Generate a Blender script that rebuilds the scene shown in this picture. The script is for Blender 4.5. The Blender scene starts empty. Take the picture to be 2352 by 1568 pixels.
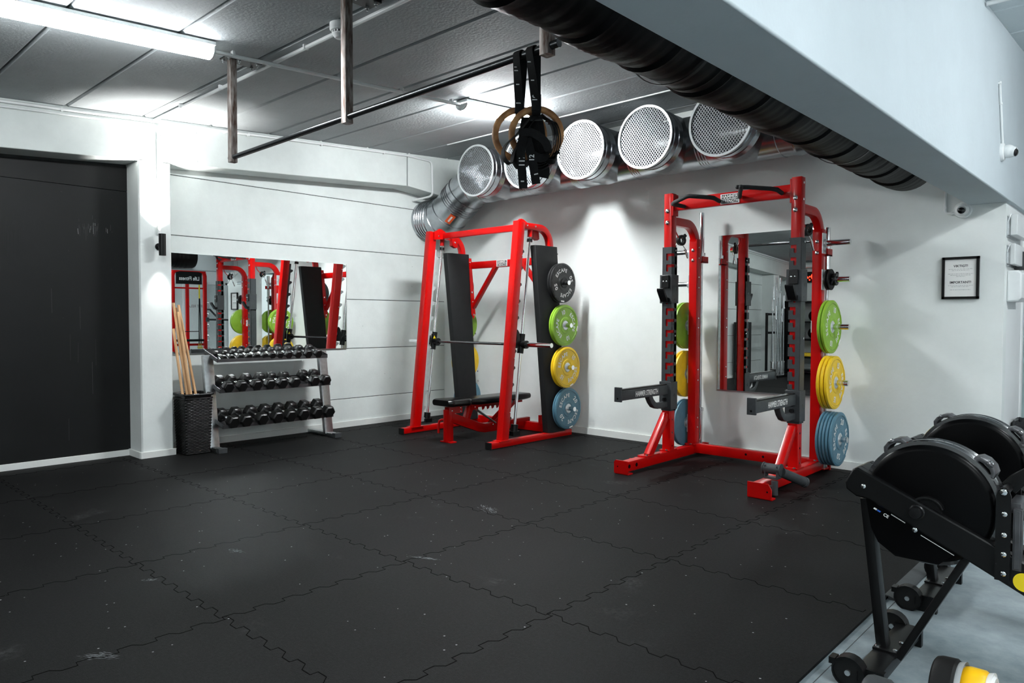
import bpy, bmesh, math, random
from mathutils import Vector, Matrix
V = Vector
random.seed(7)
SC = bpy.context.scene
COL = SC.collection
PI = math.pi
ZC = -0.012                       # level of the bare concrete floor (rubber mats are at 0)

def ceil_z(y):
    return 3.33 + 0.0615 * (y + 0.876)

# ------------------------------------------------------------------ materials
MATS = {}
def mat(name, col, rough=0.5, metal=0.0, noise=0.0, nscale=20.0, bump=0.0, bscale=60.0, spec=0.5, coat=0.0, emit=None, estr=0.0):
    m = bpy.data.materials.new(name); m.use_nodes = True
    nt = m.node_tree; b = nt.nodes['Principled BSDF']
    b.inputs['Base Color'].default_value = (*col, 1); b.inputs['Roughness'].default_value = rough
    b.inputs['Metallic'].default_value = metal; b.inputs['Specular IOR Level'].default_value = spec
    b.inputs['Coat Weight'].default_value = coat
    tc = nt.nodes.new('ShaderNodeTexCoord')
    if noise > 0:
        n = nt.nodes.new('ShaderNodeTexNoise'); n.inputs['Scale'].default_value = nscale; n.inputs['Detail'].default_value = 6
        nt.links.new(tc.outputs['Object'], n.inputs['Vector'])
        r = nt.nodes.new('ShaderNodeMapRange'); r.inputs['From Min'].default_value = .3; r.inputs['From Max'].default_value = .7
        r.inputs['To Min'].default_value = 1 - noise; r.inputs['To Max'].default_value = 1 + noise
        nt.links.new(n.outputs['Fac'], r.inputs['Value'])
        mx = nt.nodes.new('ShaderNodeVectorMath'); mx.operation = 'SCALE'
        mx.inputs[0].default_value = col
        nt.links.new(r.outputs['Result'], mx.inputs['Scale']); nt.links.new(mx.outputs['Vector'], b.inputs['Base Color'])
    if bump > 0:
        n2 = nt.nodes.new('ShaderNodeTexNoise'); n2.inputs['Scale'].default_value = bscale; n2.inputs['Detail'].default_value = 4
        nt.links.new(tc.outputs['Object'], n2.inputs['Vector'])
        bp = nt.nodes.new('ShaderNodeBump'); bp.inputs['Strength'].default_value = bump; bp.inputs['Distance'].default_value = .004
        nt.links.new(n2.outputs['Fac'], bp.inputs['Height']); nt.links.new(bp.outputs['Normal'], b.inputs['Normal'])
    if emit:
        b.inputs['Emission Color'].default_value = (*emit, 1); b.inputs['Emission Strength'].default_value = estr
    MATS[name] = m
    return m

mat('red_paint', (.47, .0012, .001), .30, noise=.05, nscale=8, spec=.22, coat=.12)
mat('dark_grey_paint', (.042, .046, .049), .45, noise=.12, nscale=30, bump=.1, spec=.35)
mat('charcoal_shroud', (.010, .0105, .011), .6, noise=.1, bump=.15, bscale=200, spec=.3)
mat('chrome', (.82, .83, .84), .12, 1.0, noise=.05)
mat('raw_dark_steel', (.10, .10, .105), .35, .7, noise=.25, nscale=14)
mat('steel', (.55, .57, .58), .3, 1.0, noise=.12, nscale=30)
mat('galvanised', (.40, .42, .44), .24, 1.0, noise=.16, nscale=9, bump=.05, bscale=30)
mat('white_enamel', (.80, .82, .82), .35, noise=.02)
mat('white_plastic', (.78, .80, .80), .4, noise=.02)
mat('silver_paint', (.62, .65, .66), .35, .6, noise=.06)
mat('black_plastic', (.004, .004, .0045), .35, noise=.1, spec=.35)
mat('black_gloss', (.0012, .0012, .0014), .3, noise=.1, spec=.12)
mat('rim_black', (.03, .031, .033), .18, noise=.1, spec=1.0, coat=1)
mat('black_satin', (.0035, .0036, .0038), .36, noise=.15, bump=.05, bscale=300, spec=.28)
mat('black_rubber', (.005, .005, .005), .5, noise=.2, bump=.1, bscale=120, spec=.3)
mat('dumbbell_rubber', (.004, .004, .004), .34, noise=.15, bump=.06, bscale=90, spec=.6)
mat('black_foam', (.016, .017, .018), .8, noise=.2, bump=.3, bscale=150)
mat('black_leather', (.003, .003, .0035), .25, noise=.1, bump=.08, bscale=150)
mat('webbing', (.0045, .0045, .005), .7, noise=.3, nscale=80, bump=.25, bscale=300, spec=.25)
mat('duct_wrap', (.0016, .0016, .0018), .5, noise=.3, nscale=15, bump=.35, bscale=18, spec=.14)
mat('plate_green', (.23, .43, .03), .45, noise=.1, nscale=14)
mat('plate_yellow', (.80, .52, .012), .45, noise=.08, nscale=14)
mat('plate_blue', (.075, .185, .255), .45, noise=.12, nscale=14)
mat('plate_black', (.008, .008, .0085), .5, noise=.2, nscale=14)
mat('print_white', (.80, .80, .78), .5, noise=.02)
mat('print_dark', (.03, .03, .035), .5, noise=.02)
mat('raw_steel', (.3, .28, .26), .36, .8, bump=.1)
mat('mesh_metal', (.30, .31, .32), .5, .6, noise=.1)
mat('pipe_black', (.10, .105, .11), .26, .9, noise=.1)
mat('sticker_white', (.8, .8, .8), .4, noise=.02)
mat('sticker_yellow', (.8, .62, .01), .4, noise=.02)
mat('sticker_orange', (.75, .10, .02), .4, noise=.02)
mat('sticker_blue', (.03, .12, .5), .4, noise=.02)
mat('chain_gold', (.55, .38, .20), .35, .8, noise=.2, nscale=60)
mat('yellow_plastic', (.90, .50, .004), .4, noise=.03)
mat('lens_black', (.004, .004, .005), .1)
mat('paper', (.82, .82, .80), .6, noise=.01)
mat('joint_dark', (.05, .055, .055), .9, noise=.2)
mat('bag_black', (.012, .012, .014), .25, noise=.2, bump=.5, bscale=20)
mat('grey_text', (.30, .31, .31), .6, noise=.02)
mat('scratch_grey', (.035, .037, .038), .6, noise=.3, nscale=90)
mat('frosted_glass', (.74, .80, .79), .25, noise=.03)
mat('teal_glass', (.10, .30, .31), .1, noise=.05)
mat('clock_red', (.3, .01, .005), .4, emit=(1, .03, .01), estr=2)
mat('orange_strap', (.55, .16, .06), .6, noise=.1)
mat('lamp_tube', (.9, .9, .9), .4, emit=(.94, .985, 1.0), estr=21)
mat('lamp_near_ducts', (.9, .9, .9), .4, emit=(.95, .985, 1.0), estr=112)
mat('lamp_dim', (.9, .9, .9), .4, emit=(.94, .985, 1.0), estr=10)
mat('lamp_bright', (.9, .9, .9), .4, emit=(.93, .98, 1.0), estr=40)
mat('lamp_glow', (.9, .9, .9), .4, emit=(1.0, .97, .93), estr=60)

def wood(name, c1, c2, sc):
    m = mat(name, c1, .45); nt = m.node_tree; b = nt.nodes['Principled BSDF']
    tc = nt.nodes.new('ShaderNodeTexCoord'); w = nt.nodes.new('ShaderNodeTexNoise')
    mp = nt.nodes.new('ShaderNodeMapping'); mp.inputs['Scale'].default_value = sc
    w.inputs['Scale'].default_value = 8; w.inputs['Detail'].default_value = 5
    cr = nt.nodes.new('ShaderNodeValToRGB'); cr.color_ramp.elements[0].position = .3; cr.color_ramp.elements[1].position = .7
    cr.color_ramp.elements[0].color = (*c1, 1); cr.color_ramp.elements[1].color = (*c2, 1)
    nt.links.new(tc.outputs['Object'], mp.inputs['Vector']); nt.links.new(mp.outputs['Vector'], w.inputs['Vector'])
    nt.links.new(w.outputs['Fac'], cr.inputs['Fac']); nt.links.new(cr.outputs['Color'], b.inputs['Base Color'])
wood('stick_wood', (.46, .25, .11), (.72, .46, .25), (6, 6, .4))
wood('raw_steel_', (.09, .045, .03), (.40, .37, .35), (7, 7, 1.6)); MATS['raw_steel'] = MATS['raw_steel_']
MATS['raw_steel'].node_tree.nodes['Principled BSDF'].inputs['Metallic'].default_value = .75
wood('ring_wood', (.26, .105, .04), (.62, .32, .13), (3, 3, 3))

def concrete(name, col, pit=.3, stain=.10, rough=.75, pscale=9.0, bump=.12):
    """painted concrete: soft stains, fine grain, a few small dark pores"""
    m = bpy.data.materials.new(name); m.use_nodes = True; nt = m.node_tree; L = nt.links.new
    b = nt.nodes['Principled BSDF']; b.inputs['Roughness'].default_value = rough; b.inputs['Specular IOR Level'].default_value = .3
    tc = nt.nodes.new('ShaderNodeTexCoord')
    n = nt.nodes.new('ShaderNodeTexNoise'); n.inputs['Scale'].default_value = 1.3; n.inputs['Detail'].default_value = 8; n.inputs['Roughness'].default_value = .65
    L(tc.outputs['Object'], n.inputs['Vector'])
    r = nt.nodes.new('ShaderNodeMapRange'); r.inputs['From Min'].default_value = .35; r.inputs['From Max'].default_value = .65
    r.inputs['To Min'].default_value = 1 - stain; r.inputs['To Max'].default_value = 1 + stain * .5; L(n.outputs['Fac'], r.inputs['Value'])
    v = nt.nodes.new('ShaderNodeTexVoronoi'); v.inputs['Scale'].default_value = pscale; L(tc.outputs['Object'], v.inputs['Vector'])
    sep = nt.nodes.new('ShaderNodeSeparateColor'); L(v.outputs['Color'], sep.inputs['Color'])
    th = nt.nodes.new('ShaderNodeMath'); th.operation = 'MULTIPLY'; th.inputs[1].default_value = .055; L(sep.outputs['Red'], th.inputs[0])
    lt = nt.nodes.new('ShaderNodeMath'); lt.operation = 'LESS_THAN'; L(v.outputs['Distance'], lt.inputs[0]); L(th.outputs['Value'], lt.inputs[1])
    gt = nt.nodes.new('ShaderNodeMath'); gt.operation = 'GREATER_THAN'; gt.inputs[1].default_value = .62; L(sep.outputs['Green'], gt.inputs[0])
    ml = nt.nodes.new('ShaderNodeMath'); ml.operation = 'MULTIPLY'; L(lt.outputs['Value'], ml.inputs[0]); L(gt.outputs['Value'], ml.inputs[1])
    pr = nt.nodes.new('ShaderNodeMapRange'); pr.inputs['To Min'].default_value = 1; pr.inputs['To Max'].default_value = 1 - pit; L(ml.outputs['Value'], pr.inputs['Value'])
    mu = nt.nodes.new('ShaderNodeMath'); mu.operation = 'MULTIPLY'; L(r.outputs['Result'], mu.inputs[0]); L(pr.outputs['Result'], mu.inputs[1])
    sc = nt.nodes.new('ShaderNodeVectorMath'); sc.operation = 'SCALE'; sc.inputs[0].default_value = col; L(mu.outputs['Value'], sc.inputs['Scale'])
    L(sc.outputs['Vector'], b.inputs['Base Color'])
    n2 = nt.nodes.new('ShaderNodeTexNoise'); n2.inputs['Scale'].default_value = 45; n2.inputs['Detail'].default_value = 6; L(tc.outputs['Object'], n2.inputs['Vector'])
    bp = nt.nodes.new('ShaderNodeBump'); bp.inputs['Strength'].default_value = bump; bp.inputs['Distance'].default_value = .006
    L(n2.outputs['Fac'], bp.inputs['Height']); L(bp.outputs['Normal'], b.inputs['Normal'])
    MATS[name] = m
concrete('wall_paint', (.73, .775, .76))
concrete('back_wall_paint', (.77, .805, .79), pit=.12, stain=.07, pscale=5)
concrete('column_paint', (.73, .77, .76), pit=.2, stain=.08)
concrete('beam_paint', (.66, .705, .69), pit=.5, stain=.12)
concrete('trim_paint', (.74, .76, .74), pit=.3, stain=.06, rough=.45)
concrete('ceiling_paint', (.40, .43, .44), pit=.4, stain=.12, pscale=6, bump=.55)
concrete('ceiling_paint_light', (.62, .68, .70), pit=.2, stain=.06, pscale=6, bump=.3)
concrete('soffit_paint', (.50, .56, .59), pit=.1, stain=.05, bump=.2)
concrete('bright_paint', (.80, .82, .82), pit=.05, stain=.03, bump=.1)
concrete('panel_black', (.0055, .006, .0062), pit=.4, stain=.25, rough=.5, bump=.08)

def rubber_floor():
    m = bpy.data.materials.new('rubber_floor'); m.use_nodes = True; nt = m.node_tree; L = nt.links.new
    b = nt.nodes['Principled BSDF']; b.inputs['Roughness'].default_value = .62; b.inputs['Specular IOR Level'].default_value = .11
    tc = nt.nodes.new('ShaderNodeTexCoord')
    def noise(s, d, ro=.5):
        n = nt.nodes.new('ShaderNodeTexNoise'); n.inputs['Scale'].default_value = s; n.inputs['Detail'].default_value = d; n.inputs['Roughness'].default_value = ro
        L(tc.outputs['Object'], n.inputs['Vector']); return n.outputs['Fac']
    def rng(x, a, bb, c, d):
        r = nt.nodes.new('ShaderNodeMapRange'); r.inputs['From Min'].default_value = a; r.inputs['From Max'].default_value = bb
        r.inputs['To Min'].default_value = c; r.inputs['To Max'].default_value = d; L(x, r.inputs['Value']); return r.outputs['Result']
    def op(o, a, c):
        n = nt.nodes.new('ShaderNodeMath'); n.operation = o
        for i, s in ((0, a), (1, c)):
            if isinstance(s, (int, float)): n.inputs[i].default_value = s
            else: L(s, n.inputs[i])
        return n.outputs['Value']
    base = op('ADD', op('ADD', rng(noise(.9, 6, .6), .35, .65, .0012, .0042), rng(noise(70, 3, .7), .42, .72, 0, .006)), rng(noise(260, 2), .45, .75, 0, .008))
    v = nt.nodes.new('ShaderNodeTexVoronoi'); v.inputs['Scale'].default_value = 22; L(tc.outputs['Object'], v.inputs['Vector'])
    sp = nt.nodes.new('ShaderNodeSeparateColor'); L(v.outputs['Color'], sp.inputs['Color'])
    speck = op('MULTIPLY', op('LESS_THAN', v.outputs['Distance'], op('MULTIPLY', sp.outputs['Blue'], .095)), op('GREATER_THAN', sp.outputs['Red'], .72))
    chalk = op('MULTIPLY', rng(noise(2.1, 3), .66, .80, 0, 1), rng(noise(38, 4, .7), .42, .7, 0, .07))
    val = op('ADD', op('ADD', base, op('MULTIPLY', speck, .28)), chalk)
    cb = nt.nodes.new('ShaderNodeCombineColor'); L(val, cb.inputs['Red']); L(op('MULTIPLY', val, 1.02), cb.inputs['Green']); L(op('MULTIPLY', val, 1.04), cb.inputs['Blue'])
    L(cb.outputs['Color'], b.inputs['Base Color'])
    bp = nt.nodes.new('ShaderNodeBump'); bp.inputs['Strength'].default_value = .35; bp.inputs['Distance'].default_value = .003
    L(noise(220, 3), bp.inputs['Height']); L(bp.outputs['Normal'], b.inputs['Normal'])
    MATS['rubber_floor'] = m
rubber_floor()
mat('rubber_seam', (.0032, .0032, .0032), .9, noise=.3, nscale=4, spec=.03)
mat('chalk_smudge', (.16, .17, .18), .9, noise=.6, nscale=60)

def concrete_floor():
    m = bpy.data.materials.new('concrete_floor'); m.use_nodes = True; nt = m.node_tree; L = nt.links.new
    b = nt.nodes['Principled BSDF']; b.inputs['Roughness'].default_value = .5; b.inputs['Specular IOR Level'].default_value = .35
    tc = nt.nodes.new('ShaderNodeTexCoord')
    n = nt.nodes.new('ShaderNodeTexNoise'); n.inputs['Scale'].default_value = 2.6; n.inputs['Detail'].default_value = 9; n.inputs['Roughness'].default_value = .72
    L(tc.outputs['Object'], n.inputs['Vector'])
    cr = nt.nodes.new('ShaderNodeValToRGB'); e = cr.color_ramp.elements
    e[0].position = .3; e[0].color = (.10, .135, .155, 1); e[1].position = .68; e[1].color = (.29, .335, .35, 1)
    L(n.outputs['Fac'], cr.inputs['Fac']); L(cr.outputs['Color'], b.inputs['Base Color'])
    MATS['concrete_floor'] = m
concrete_floor()

def mirror_mat():
    m = bpy.data.materials.new('mirror_glass'); m.use_nodes = True; nt = m.node_tree
    b = nt.nodes['Principled BSDF']; b.inputs['Base Color'].default_value = (.86, .90, .89, 1)
    b.inputs['Metallic'].default_value = 1; b.inputs['Roughness'].default_value = 0.0
    MATS['mirror_glass'] = m
mirror_mat()

# ------------------------------------------------------------------ mesh builder
_G = {}
def glyphs(s):
    """flat outline of a word as (verts, faces, width), cap height about .7"""
    if s in _G: return _G[s]
    cu = bpy.data.curves.new('tmp_font', 'FONT'); cu.body = s; cu.size = 1; cu.resolution_u = 3; cu.offset = .022
    o = bpy.data.objects.new('tmp_font', cu); COL.objects.link(o)
    bpy.context.view_layer.update()
    me = bpy.data.meshes.new_from_object(o.evaluated_get(bpy.context.evaluated_depsgraph_get()))
    vs = [(v.co.x, v.co.y) for v in me.vertices]; fs = [tuple(p.vertices) for p in me.polygons]
    bpy.data.objects.remove(o); bpy.data.curves.remove(cu); bpy.data.meshes.remove(me)
    x0 = min([v[0] for v in vs] or [0]); x1 = max([v[0] for v in vs] or [0])
    vs = [(a - x0, c) for a, c in vs]
    _G[s] = (vs, fs, x1 - x0)
    return _G[s]

def circ(r, n=16, r2=None):
    r2 = r if r2 is None else r2
    return [(r * math.cos(2 * PI * i / n), r2 * math.sin(2 * PI * i / n)) for i in range(n)]
def rrect(w, h, r=.004, n=2):
    out = []; r = min(r, w * .49, h * .49)
    for cx, cy, a in ((w/2 - r, h/2 - r, 0), (-w/2 + r, h/2 - r, 90), (-w/2 + r, -h/2 + r, 180), (w/2 - r, -h/2 + r, 270)):
        for i in range(n + 1):
            t = math.radians(a + 90 * i / n); out.append((cx + r * math.cos(t), cy + r * math.sin(t)))
    return out
def arc_pts(c, r, a0, a1, n, u=V((1, 0, 0)), w=V((0, 0, 1))):
    return [V(c) + V(u) * (r * math.cos(math.radians(a0 + (a1 - a0) * i / n))) + V(w) * (r * math.sin(math.radians(a0 + (a1 - a0) * i / n))) for i in range(n + 1)]

class MB:
    def __init__(s): s.v = []; s.f = []; s.m = []
    def add(s, vs, fs, mi=0):
        k = len(s.v); s.v += [V(a) for a in vs]
        for f in fs: s.f.append(tuple(i + k for i in f)); s.m.append(mi)
        return s
    def box(s, x0, x1, y0, y1, z0, z1, mi=0):
        vs = [(x, y, z) for z in (z0, z1) for y in (y0, y1) for x in (x0, x1)]
        return s.add(vs, [(0, 2, 3, 1), (4, 5, 7, 6), (0, 1, 5, 4), (2, 6, 7, 3), (0, 4, 6, 2), (1, 3, 7, 5)], mi)
    def cbox(s, c, sx, sy, sz, mi=0):
        return s.box(c[0]-sx/2, c[0]+sx/2, c[1]-sy/2, c[1]+sy/2, c[2]-sz/2, c[2]+sz/2, mi)
    def sweep(s, path, sec, up=(0, 0, 1), closed=False, caps=True, mi=0, scale=None, twist=0):
        P = [V(p) for p in path]; n = len(P); k = len(sec); up = V(up); vs = []
        prev = None
        for i in range(n):
            if closed: t = (P[(i+1) % n] - P[i-1]).normalized()
            elif i == 0: t = (P[1] - P[0]).normalized()
            elif i == n-1: t = (P[-1] - P[-2]).normalized()
            else: t = ((P[i+1]-P[i]).normalized() + (P[i]-P[i-1]).normalized()).normalized()
            if prev is None:
                a = up if abs(t.dot(up)) < .98 else (V((1, 0, 0)) if abs(t.x) < .9 else V((0, 1, 0)))
            else: a = prev
            w = (a - t * a.dot(t)).normalized(); u = t.cross(w); prev = w
            k_s = scale[i] if scale else 1
            mit = 1.0
            if not closed and 0 < i < n-1:
                c = (P[i]-P[i-1]).normalized().dot(t); mit = min(1 / max(c, .5), 1.6)
            for (p, q) in sec:
                vs.append(P[i] + u * p * k_s + w * q * k_s * (mit if abs((P[i]-P[i-1]).normalized().dot(w)) > 1e-3 and mit > 1 else 1))
        fs = []
        for i in range(n if closed else n-1):
            j = (i+1) % n
            for q in range(k): fs.append((i*k+q, i*k+(q+1) % k, j*k+(q+1) % k, j*k+q))
        if caps and not closed: fs.append(tuple(range(k-1, -1, -1))); fs.append(tuple((n-1)*k+q for q in range(k)))
        return s.add(vs, fs, mi)
    def bar(s, a, b, w, h, r=.004, up=(0, 0, 1), mi=0): return s.sweep([a, b], rrect(w, h, r), up, mi=mi)
    def cyl(s, a, b, r, n=18, r2=None, mi=0):
        return s.sweep([a, b], circ(r, n), mi=mi, scale=[1, (r2 / r if r2 is not None else 1)])
    def pipe(s, path, r, n=12, closed=False, mi=0): return s.sweep(path, circ(r, n), closed=closed, mi=mi)
    def ribbon(s, path, w, t, side, mi=0):
        """flat strap: width along side (Vector or list), thickness t"""
        P = [V(p) for p in path]; vs = []; n = len(P)
        for i, p in enumerate(P):
            d = (P[min(i+1, n-1)] - P[max(i-1, 0)]).normalized()
            sd = V(side[i] if isinstance(side, list) else side); sd = (sd - d * sd.dot(d)).normalized(); nn = d.cross(sd)
            vs += [p + sd*w/2 + nn*t/2, p - sd*w/2 + nn*t/2, p - sd*w/2 - nn*t/2, p + sd*w/2 - nn*t/2]
        fs = [(i*4+q, i*4+(q+1) % 4, i*4+4+(q+1) % 4, i*4+4+q) for i in range(n-1) for q in range(4)]
        fs += [(3, 2, 1, 0), tuple((n-1)*4+q for q in range(4))]
        return s.add(vs, fs, mi)
    def prism(s, poly, O, U, W, depth, mi=0):
        O, U, W = V(O), V(U), V(W); N = U.cross(W).normalized() * depth; k = len(poly)
        a = [O + U*p + W*q for p, q in poly]
        vs = a + [x + N for x in a]
        fs = [tuple(range(k-1, -1, -1)), tuple(range(k, 2*k))] + [(i, (i+1) % k, k+(i+1) % k, k+i) for i in range(k)]
        return s.add(vs, fs, mi)
    def lathe(s, prof, O, A, n=32, mi=0, caps=True, arc=(0, 360)):
        """prof: (radius, distance along A)"""
        O, A = V(O), V(A).normalized(); u = A.orthogonal().normalized(); w = A.cross(u); k = len(prof); vs = []
        full = arc == (0, 360); m = n if full else n + 1
        for i in range(m):
            t = math.radians(arc[0] + (arc[1]-arc[0]) * i / n); d = u*math.cos(t) + w*math.sin(t)
            vs += [O + A*q + d*r for r, q in prof]
        fs = []
        for i in range(n):
            j = (i+1) % m
            for q in range(k-1): fs.append((i*k+q, j*k+q, j*k+q+1, i*k+q+1))
        if caps and full:
            if prof[0][0] > 1e-6: fs.append(tuple(i*k for i in range(n-1, -1, -1)))
            if prof[-1][0] > 1e-6: fs.append(tuple(i*k+k-1 for i in range(n)))
        return s.add(vs, fs, mi)
    def sphere(s, c, r, n=16, mi=0, sz=1):
        pr = [(r*math.sin(PI*i/(n//2)), -r*sz*math.cos(PI*i/(n//2))) for i in range(n//2+1)]
        pr[0] = (0, pr[0][1]); pr[-1] = (0, pr[-1][1])
        return s.lathe(pr, c, (0, 0, 1), n, mi)
    def torus(s, c, R, r, U, W, n=40, m=12, mi=0):
        c, U, W = V(c), V(U), V(W)
        return s.sweep([c + U*R*math.cos(2*PI*i/n) + W*R*math.sin(2*PI*i/n) for i in range(n)], circ(r, m), up=U.cross(W), closed=True, mi=mi)
    def text(s, txt, O, U, W, size, mi=0, xs=1.0):
        """centred words on a surface: O centre, U reading direction, W up"""
        vs, fs, wd = glyphs(txt); O, U, W = V(O), V(U), V(W)
        return s.add([O + U*((a - wd/2)*size*xs) + W*((b - .35)*size) for a, b in vs], fs, mi)
    def arctext(s, txt, O, U, W, R, mid, size, mi=0, gap=.10):
        O, U, W = V(O), V(U), V(W); ws = [glyphs(ch)[2]*size for ch in txt]
        tot = sum(ws) + gap*size*(len(txt)-1); x = -tot/2
        for ch, w in zip(txt, ws):
            vs, fs, wd = glyphs(ch); a = math.radians(mid) - (x + w/2)/R; x += w + gap*size
            rd = U*math.cos(a) + W*math.sin(a); tg = U*math.sin(a) - W*math.cos(a)
            s.add([O + rd*(R + (b - .35)*size) + tg*((p - wd/2)*size) for p, b in vs], fs, mi)
        return s
    def xf(s, M):
        s.v = [M @ p for p in s.v]; return s
    def merge(s, o, mi=None):
        k = len(s.v); s.v += [V(a) for a in o.v]
        for f, q in zip(o.f, o.m): s.f.append(tuple(i + k for i in f)); s.m.append(q if mi is None else mi)
        return s

WL = {}
def obj(name, mb, mats, parent=None, bevel=0.0, smooth=True):
    """links a builder as ONE mesh object; parts are built in world space and re-based on their thing"""
    me = bpy.data.meshes.new(name)
    off = WL.get(parent.name, V((0, 0, 0))) if parent else V((0, 0, 0))
    me.from_pydata([tuple(p - off) for p in mb.v], [], mb.f)
    if isinstance(mats, str): mats = [mats]
    for k in mats: me.materials.append(MATS[k])
    for p, q in zip(me.polygons, mb.m): p.material_index = q
    bm = bmesh.new(); bm.from_mesh(me); bmesh.ops.recalc_face_normals(bm, faces=bm.faces); bm.to_mesh(me); bm.free()
    if smooth:
        me.shade_smooth(); me.set_sharp_from_angle(angle=math.radians(36))
    o = bpy.data.objects.new(name, me); COL.objects.link(o)
    if parent: o.parent = parent; WL[o.name] = off
    if bevel:
        b = o.modifiers.new('edges', 'BEVEL'); b.width = bevel; b.segments = 2; b.limit_method = 'ANGLE'; b.angle_limit = math.radians(50)
    return o
def tag(o, label, cat, group=None, kind=None):
    if label: o['label'] = label
    if cat: o['category'] = cat
    if group: o['group'] = group
    if kind: o['kind'] = kind
    return o
def thing(name, label, cat, loc, group=None):
    o = bpy.data.objects.new(name, None); COL.objects.link(o); o.location = loc; o.empty_display_size = .05
    WL[o.name] = V(loc)
    return tag(o, label, cat, group)
def solo(name, mb, mats, label, cat, group=None, bevel=0, kind=None):
    return tag(obj(name, mb, mats, None, bevel), label, cat, group, kind)
def struct(name, mb, mats, bevel=0, parent=None, label=None):
    o = obj(name, mb, mats, parent, bevel)
    if not parent: o['kind'] = 'structure'
    if label: o['label'] = label
    return o
def dup(root, loc, rot=None, label=None, group=None):
    r = root.copy(); COL.objects.link(r); r.location = loc
    if rot is not None: r.rotation_euler = rot
    if label: r['label'] = label
    if group: r['group'] = group
    for ch in root.children:
        c = ch.copy(); COL.objects.link(c); c.parent = r
        for g in ch.children:
            d = g.copy(); COL.objects.link(d); d.parent = c
    return r
def pieces(name, mb, mats, parent, bevel=0.0):
    """every loose piece of the builder becomes a part of its own"""
    par = list(range(len(mb.v)))
    def fd(i):
        while par[i] != i: par[i] = par[par[i]]; i = par[i]
        return i
    for f in mb.f:
        for q in f[1:]: par[fd(q)] = fd(f[0])
    grp = {}
    for f, m in zip(mb.f, mb.m): grp.setdefault(fd(f[0]), []).append((f, m))
    out = []
    for fs in grp.values():
        ids = sorted({i for f, _ in fs for i in f}); mp = {i: k for k, i in enumerate(ids)}; b = MB()
        b.v = [mb.v[i] for i in ids]; b.f = [tuple(mp[i] for i in f) for f, _ in fs]; b.m = [m for _, m in fs]
        out.append(obj(name, b, mats, parent, bevel))
    return out
def bolt(mb, p, n, r=.009, h=.006, mi=0):
    mb.lathe([(r, 0), (r, h*.6), (r*.6, h), (0, h)], p, n, 8, mi)
# ------------------------------------------------------------------ camera
def make_camera():
    yaw, pit, rol = math.radians(42.8558), math.radians(-1.7958), math.radians(.1323)
    F = V((-math.sin(yaw)*math.cos(pit), math.cos(yaw)*math.cos(pit), math.sin(pit)))
    r = V((math.cos(yaw), math.sin(yaw), 0)); u = r.cross(F)
    R2 = r*math.cos(rol) + u*math.sin(rol); U2 = -r*math.sin(rol) + u*math.cos(rol)
    cd = bpy.data.cameras.new('camera'); cd.sensor_width = 36; cd.lens = 36*1652.07/2352; cd.clip_start = .05
    o = bpy.data.objects.new('camera', cd); COL.objects.link(o)
    M = Matrix((R2, U2, -F)).transposed().to_4x4(); M.translation = V((7.309, -6.533, 1.30)); o.matrix_world = M
    SC.camera = o
make_camera()

# ------------------------------------------------------------------ floor
YB, YF, XR, XE = -11.3, 2.5, 6.33, 10.6       # far end behind the camera, recess end, mat edge / wall corner, right wall
def seams(mb):
    tab = []
    for k in range(7):
        s = k / 7
        tab += [(s, 1), (s + .055, 1), (s + .085, -1), (s + .14, -1)]
    tab = [(a, b*.016) for a, b in tab if a < .999]
    def run(p, d, n):
        pts = [(a*1.0, b) for a, b in tab]
        P = [V((p[0] + d[0]*a + n[0]*b, p[1] + d[1]*a + n[1]*b, .0004)) for a, b in pts] + [V((p[0]+d[0]*1.0+n[0]*.016, p[1]+d[1]*1.0+n[1]*.016, .0004))]
        P = [q for q in P if .02 < q.x < 6.31 and q.y < -.03]
        if len(P) > 2: mb.ribbon(P, .004, .0008, [V((n[0]+d[0]*.6, n[1]+d[1]*.6, 0))]*len(P), mi=1)
    xs = [6.315-1.008*k for k in range(1, 7)]; ys = [-.15-.994*k for k in range(0, 8)]
    for x in xs:
        for y in ys: run((x, y+.994), (0, -1), (1, 0))
    for y in ys:
        for x in [6.315-1.008*k for k in range(1, 8)]: run((x, y), (1, 0), (0, 1))
fl = MB().box(0, XR, YB, 0, ZC, 0)
seams(fl)
rs = random.Random(3)
def smudge(mb, x, y, L, w, a):
    """chalk mark: a scatter of short dusty streaks"""
    for i in range(70):
        t, s = rs.gauss(0, .42), rs.gauss(0, .42)
        px, py = t*L, s*w*(1-.3*abs(t)); l = rs.uniform(.006, .022)*L/.1
        ca, sa = math.cos(a), math.sin(a); b = rs.gauss(0, .25)
        c = V((x + px*ca - py*sa, y + px*sa + py*ca, .0003)); d = V((math.cos(a+b), math.sin(a+b), 0)); n = V((-d.y, d.x, 0))*rs.uniform(.05, .16)
        mb.add([c - d*l, c + n*l, c + d*l, c - n*l], [(0, 1, 2, 3)], 2)
for q in ((4.29, -5.61, .09, .035, .75), (3.87, -3.06, .13, .06, -.35), (3.59, -5.16, .05, .02, .8), (3.47, -4.66, .06, .03, .3), (4.32, -4.02, .10, .02, .4), (5.5, -1.7, .03, .012, .1)):
    smudge(fl, *q)
struct('floor', fl, ['rubber_floor', 'rubber_seam', 'chalk_smudge'], label='black rubber puzzle mat floor')
cf = MB().box(-.1, XE, YB, YF, -.15, ZC)
cf.box(6.366, 6.369, YB, -.02, ZC, ZC+.0006, 1)
struct('floor', cf, ['concrete_floor', 'joint_dark'], label='bare grey concrete floor')
st = MB().prism([(6.315, .002), (6.318, .006), (6.335, .006), (6.385, -.009), (6.385, -.012), (6.335, -.012), (6.335, .001), (6.315, .001)], (0, -2.88, 0), (1, 0, 0), (0, 0, 1), -2.1)
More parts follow.
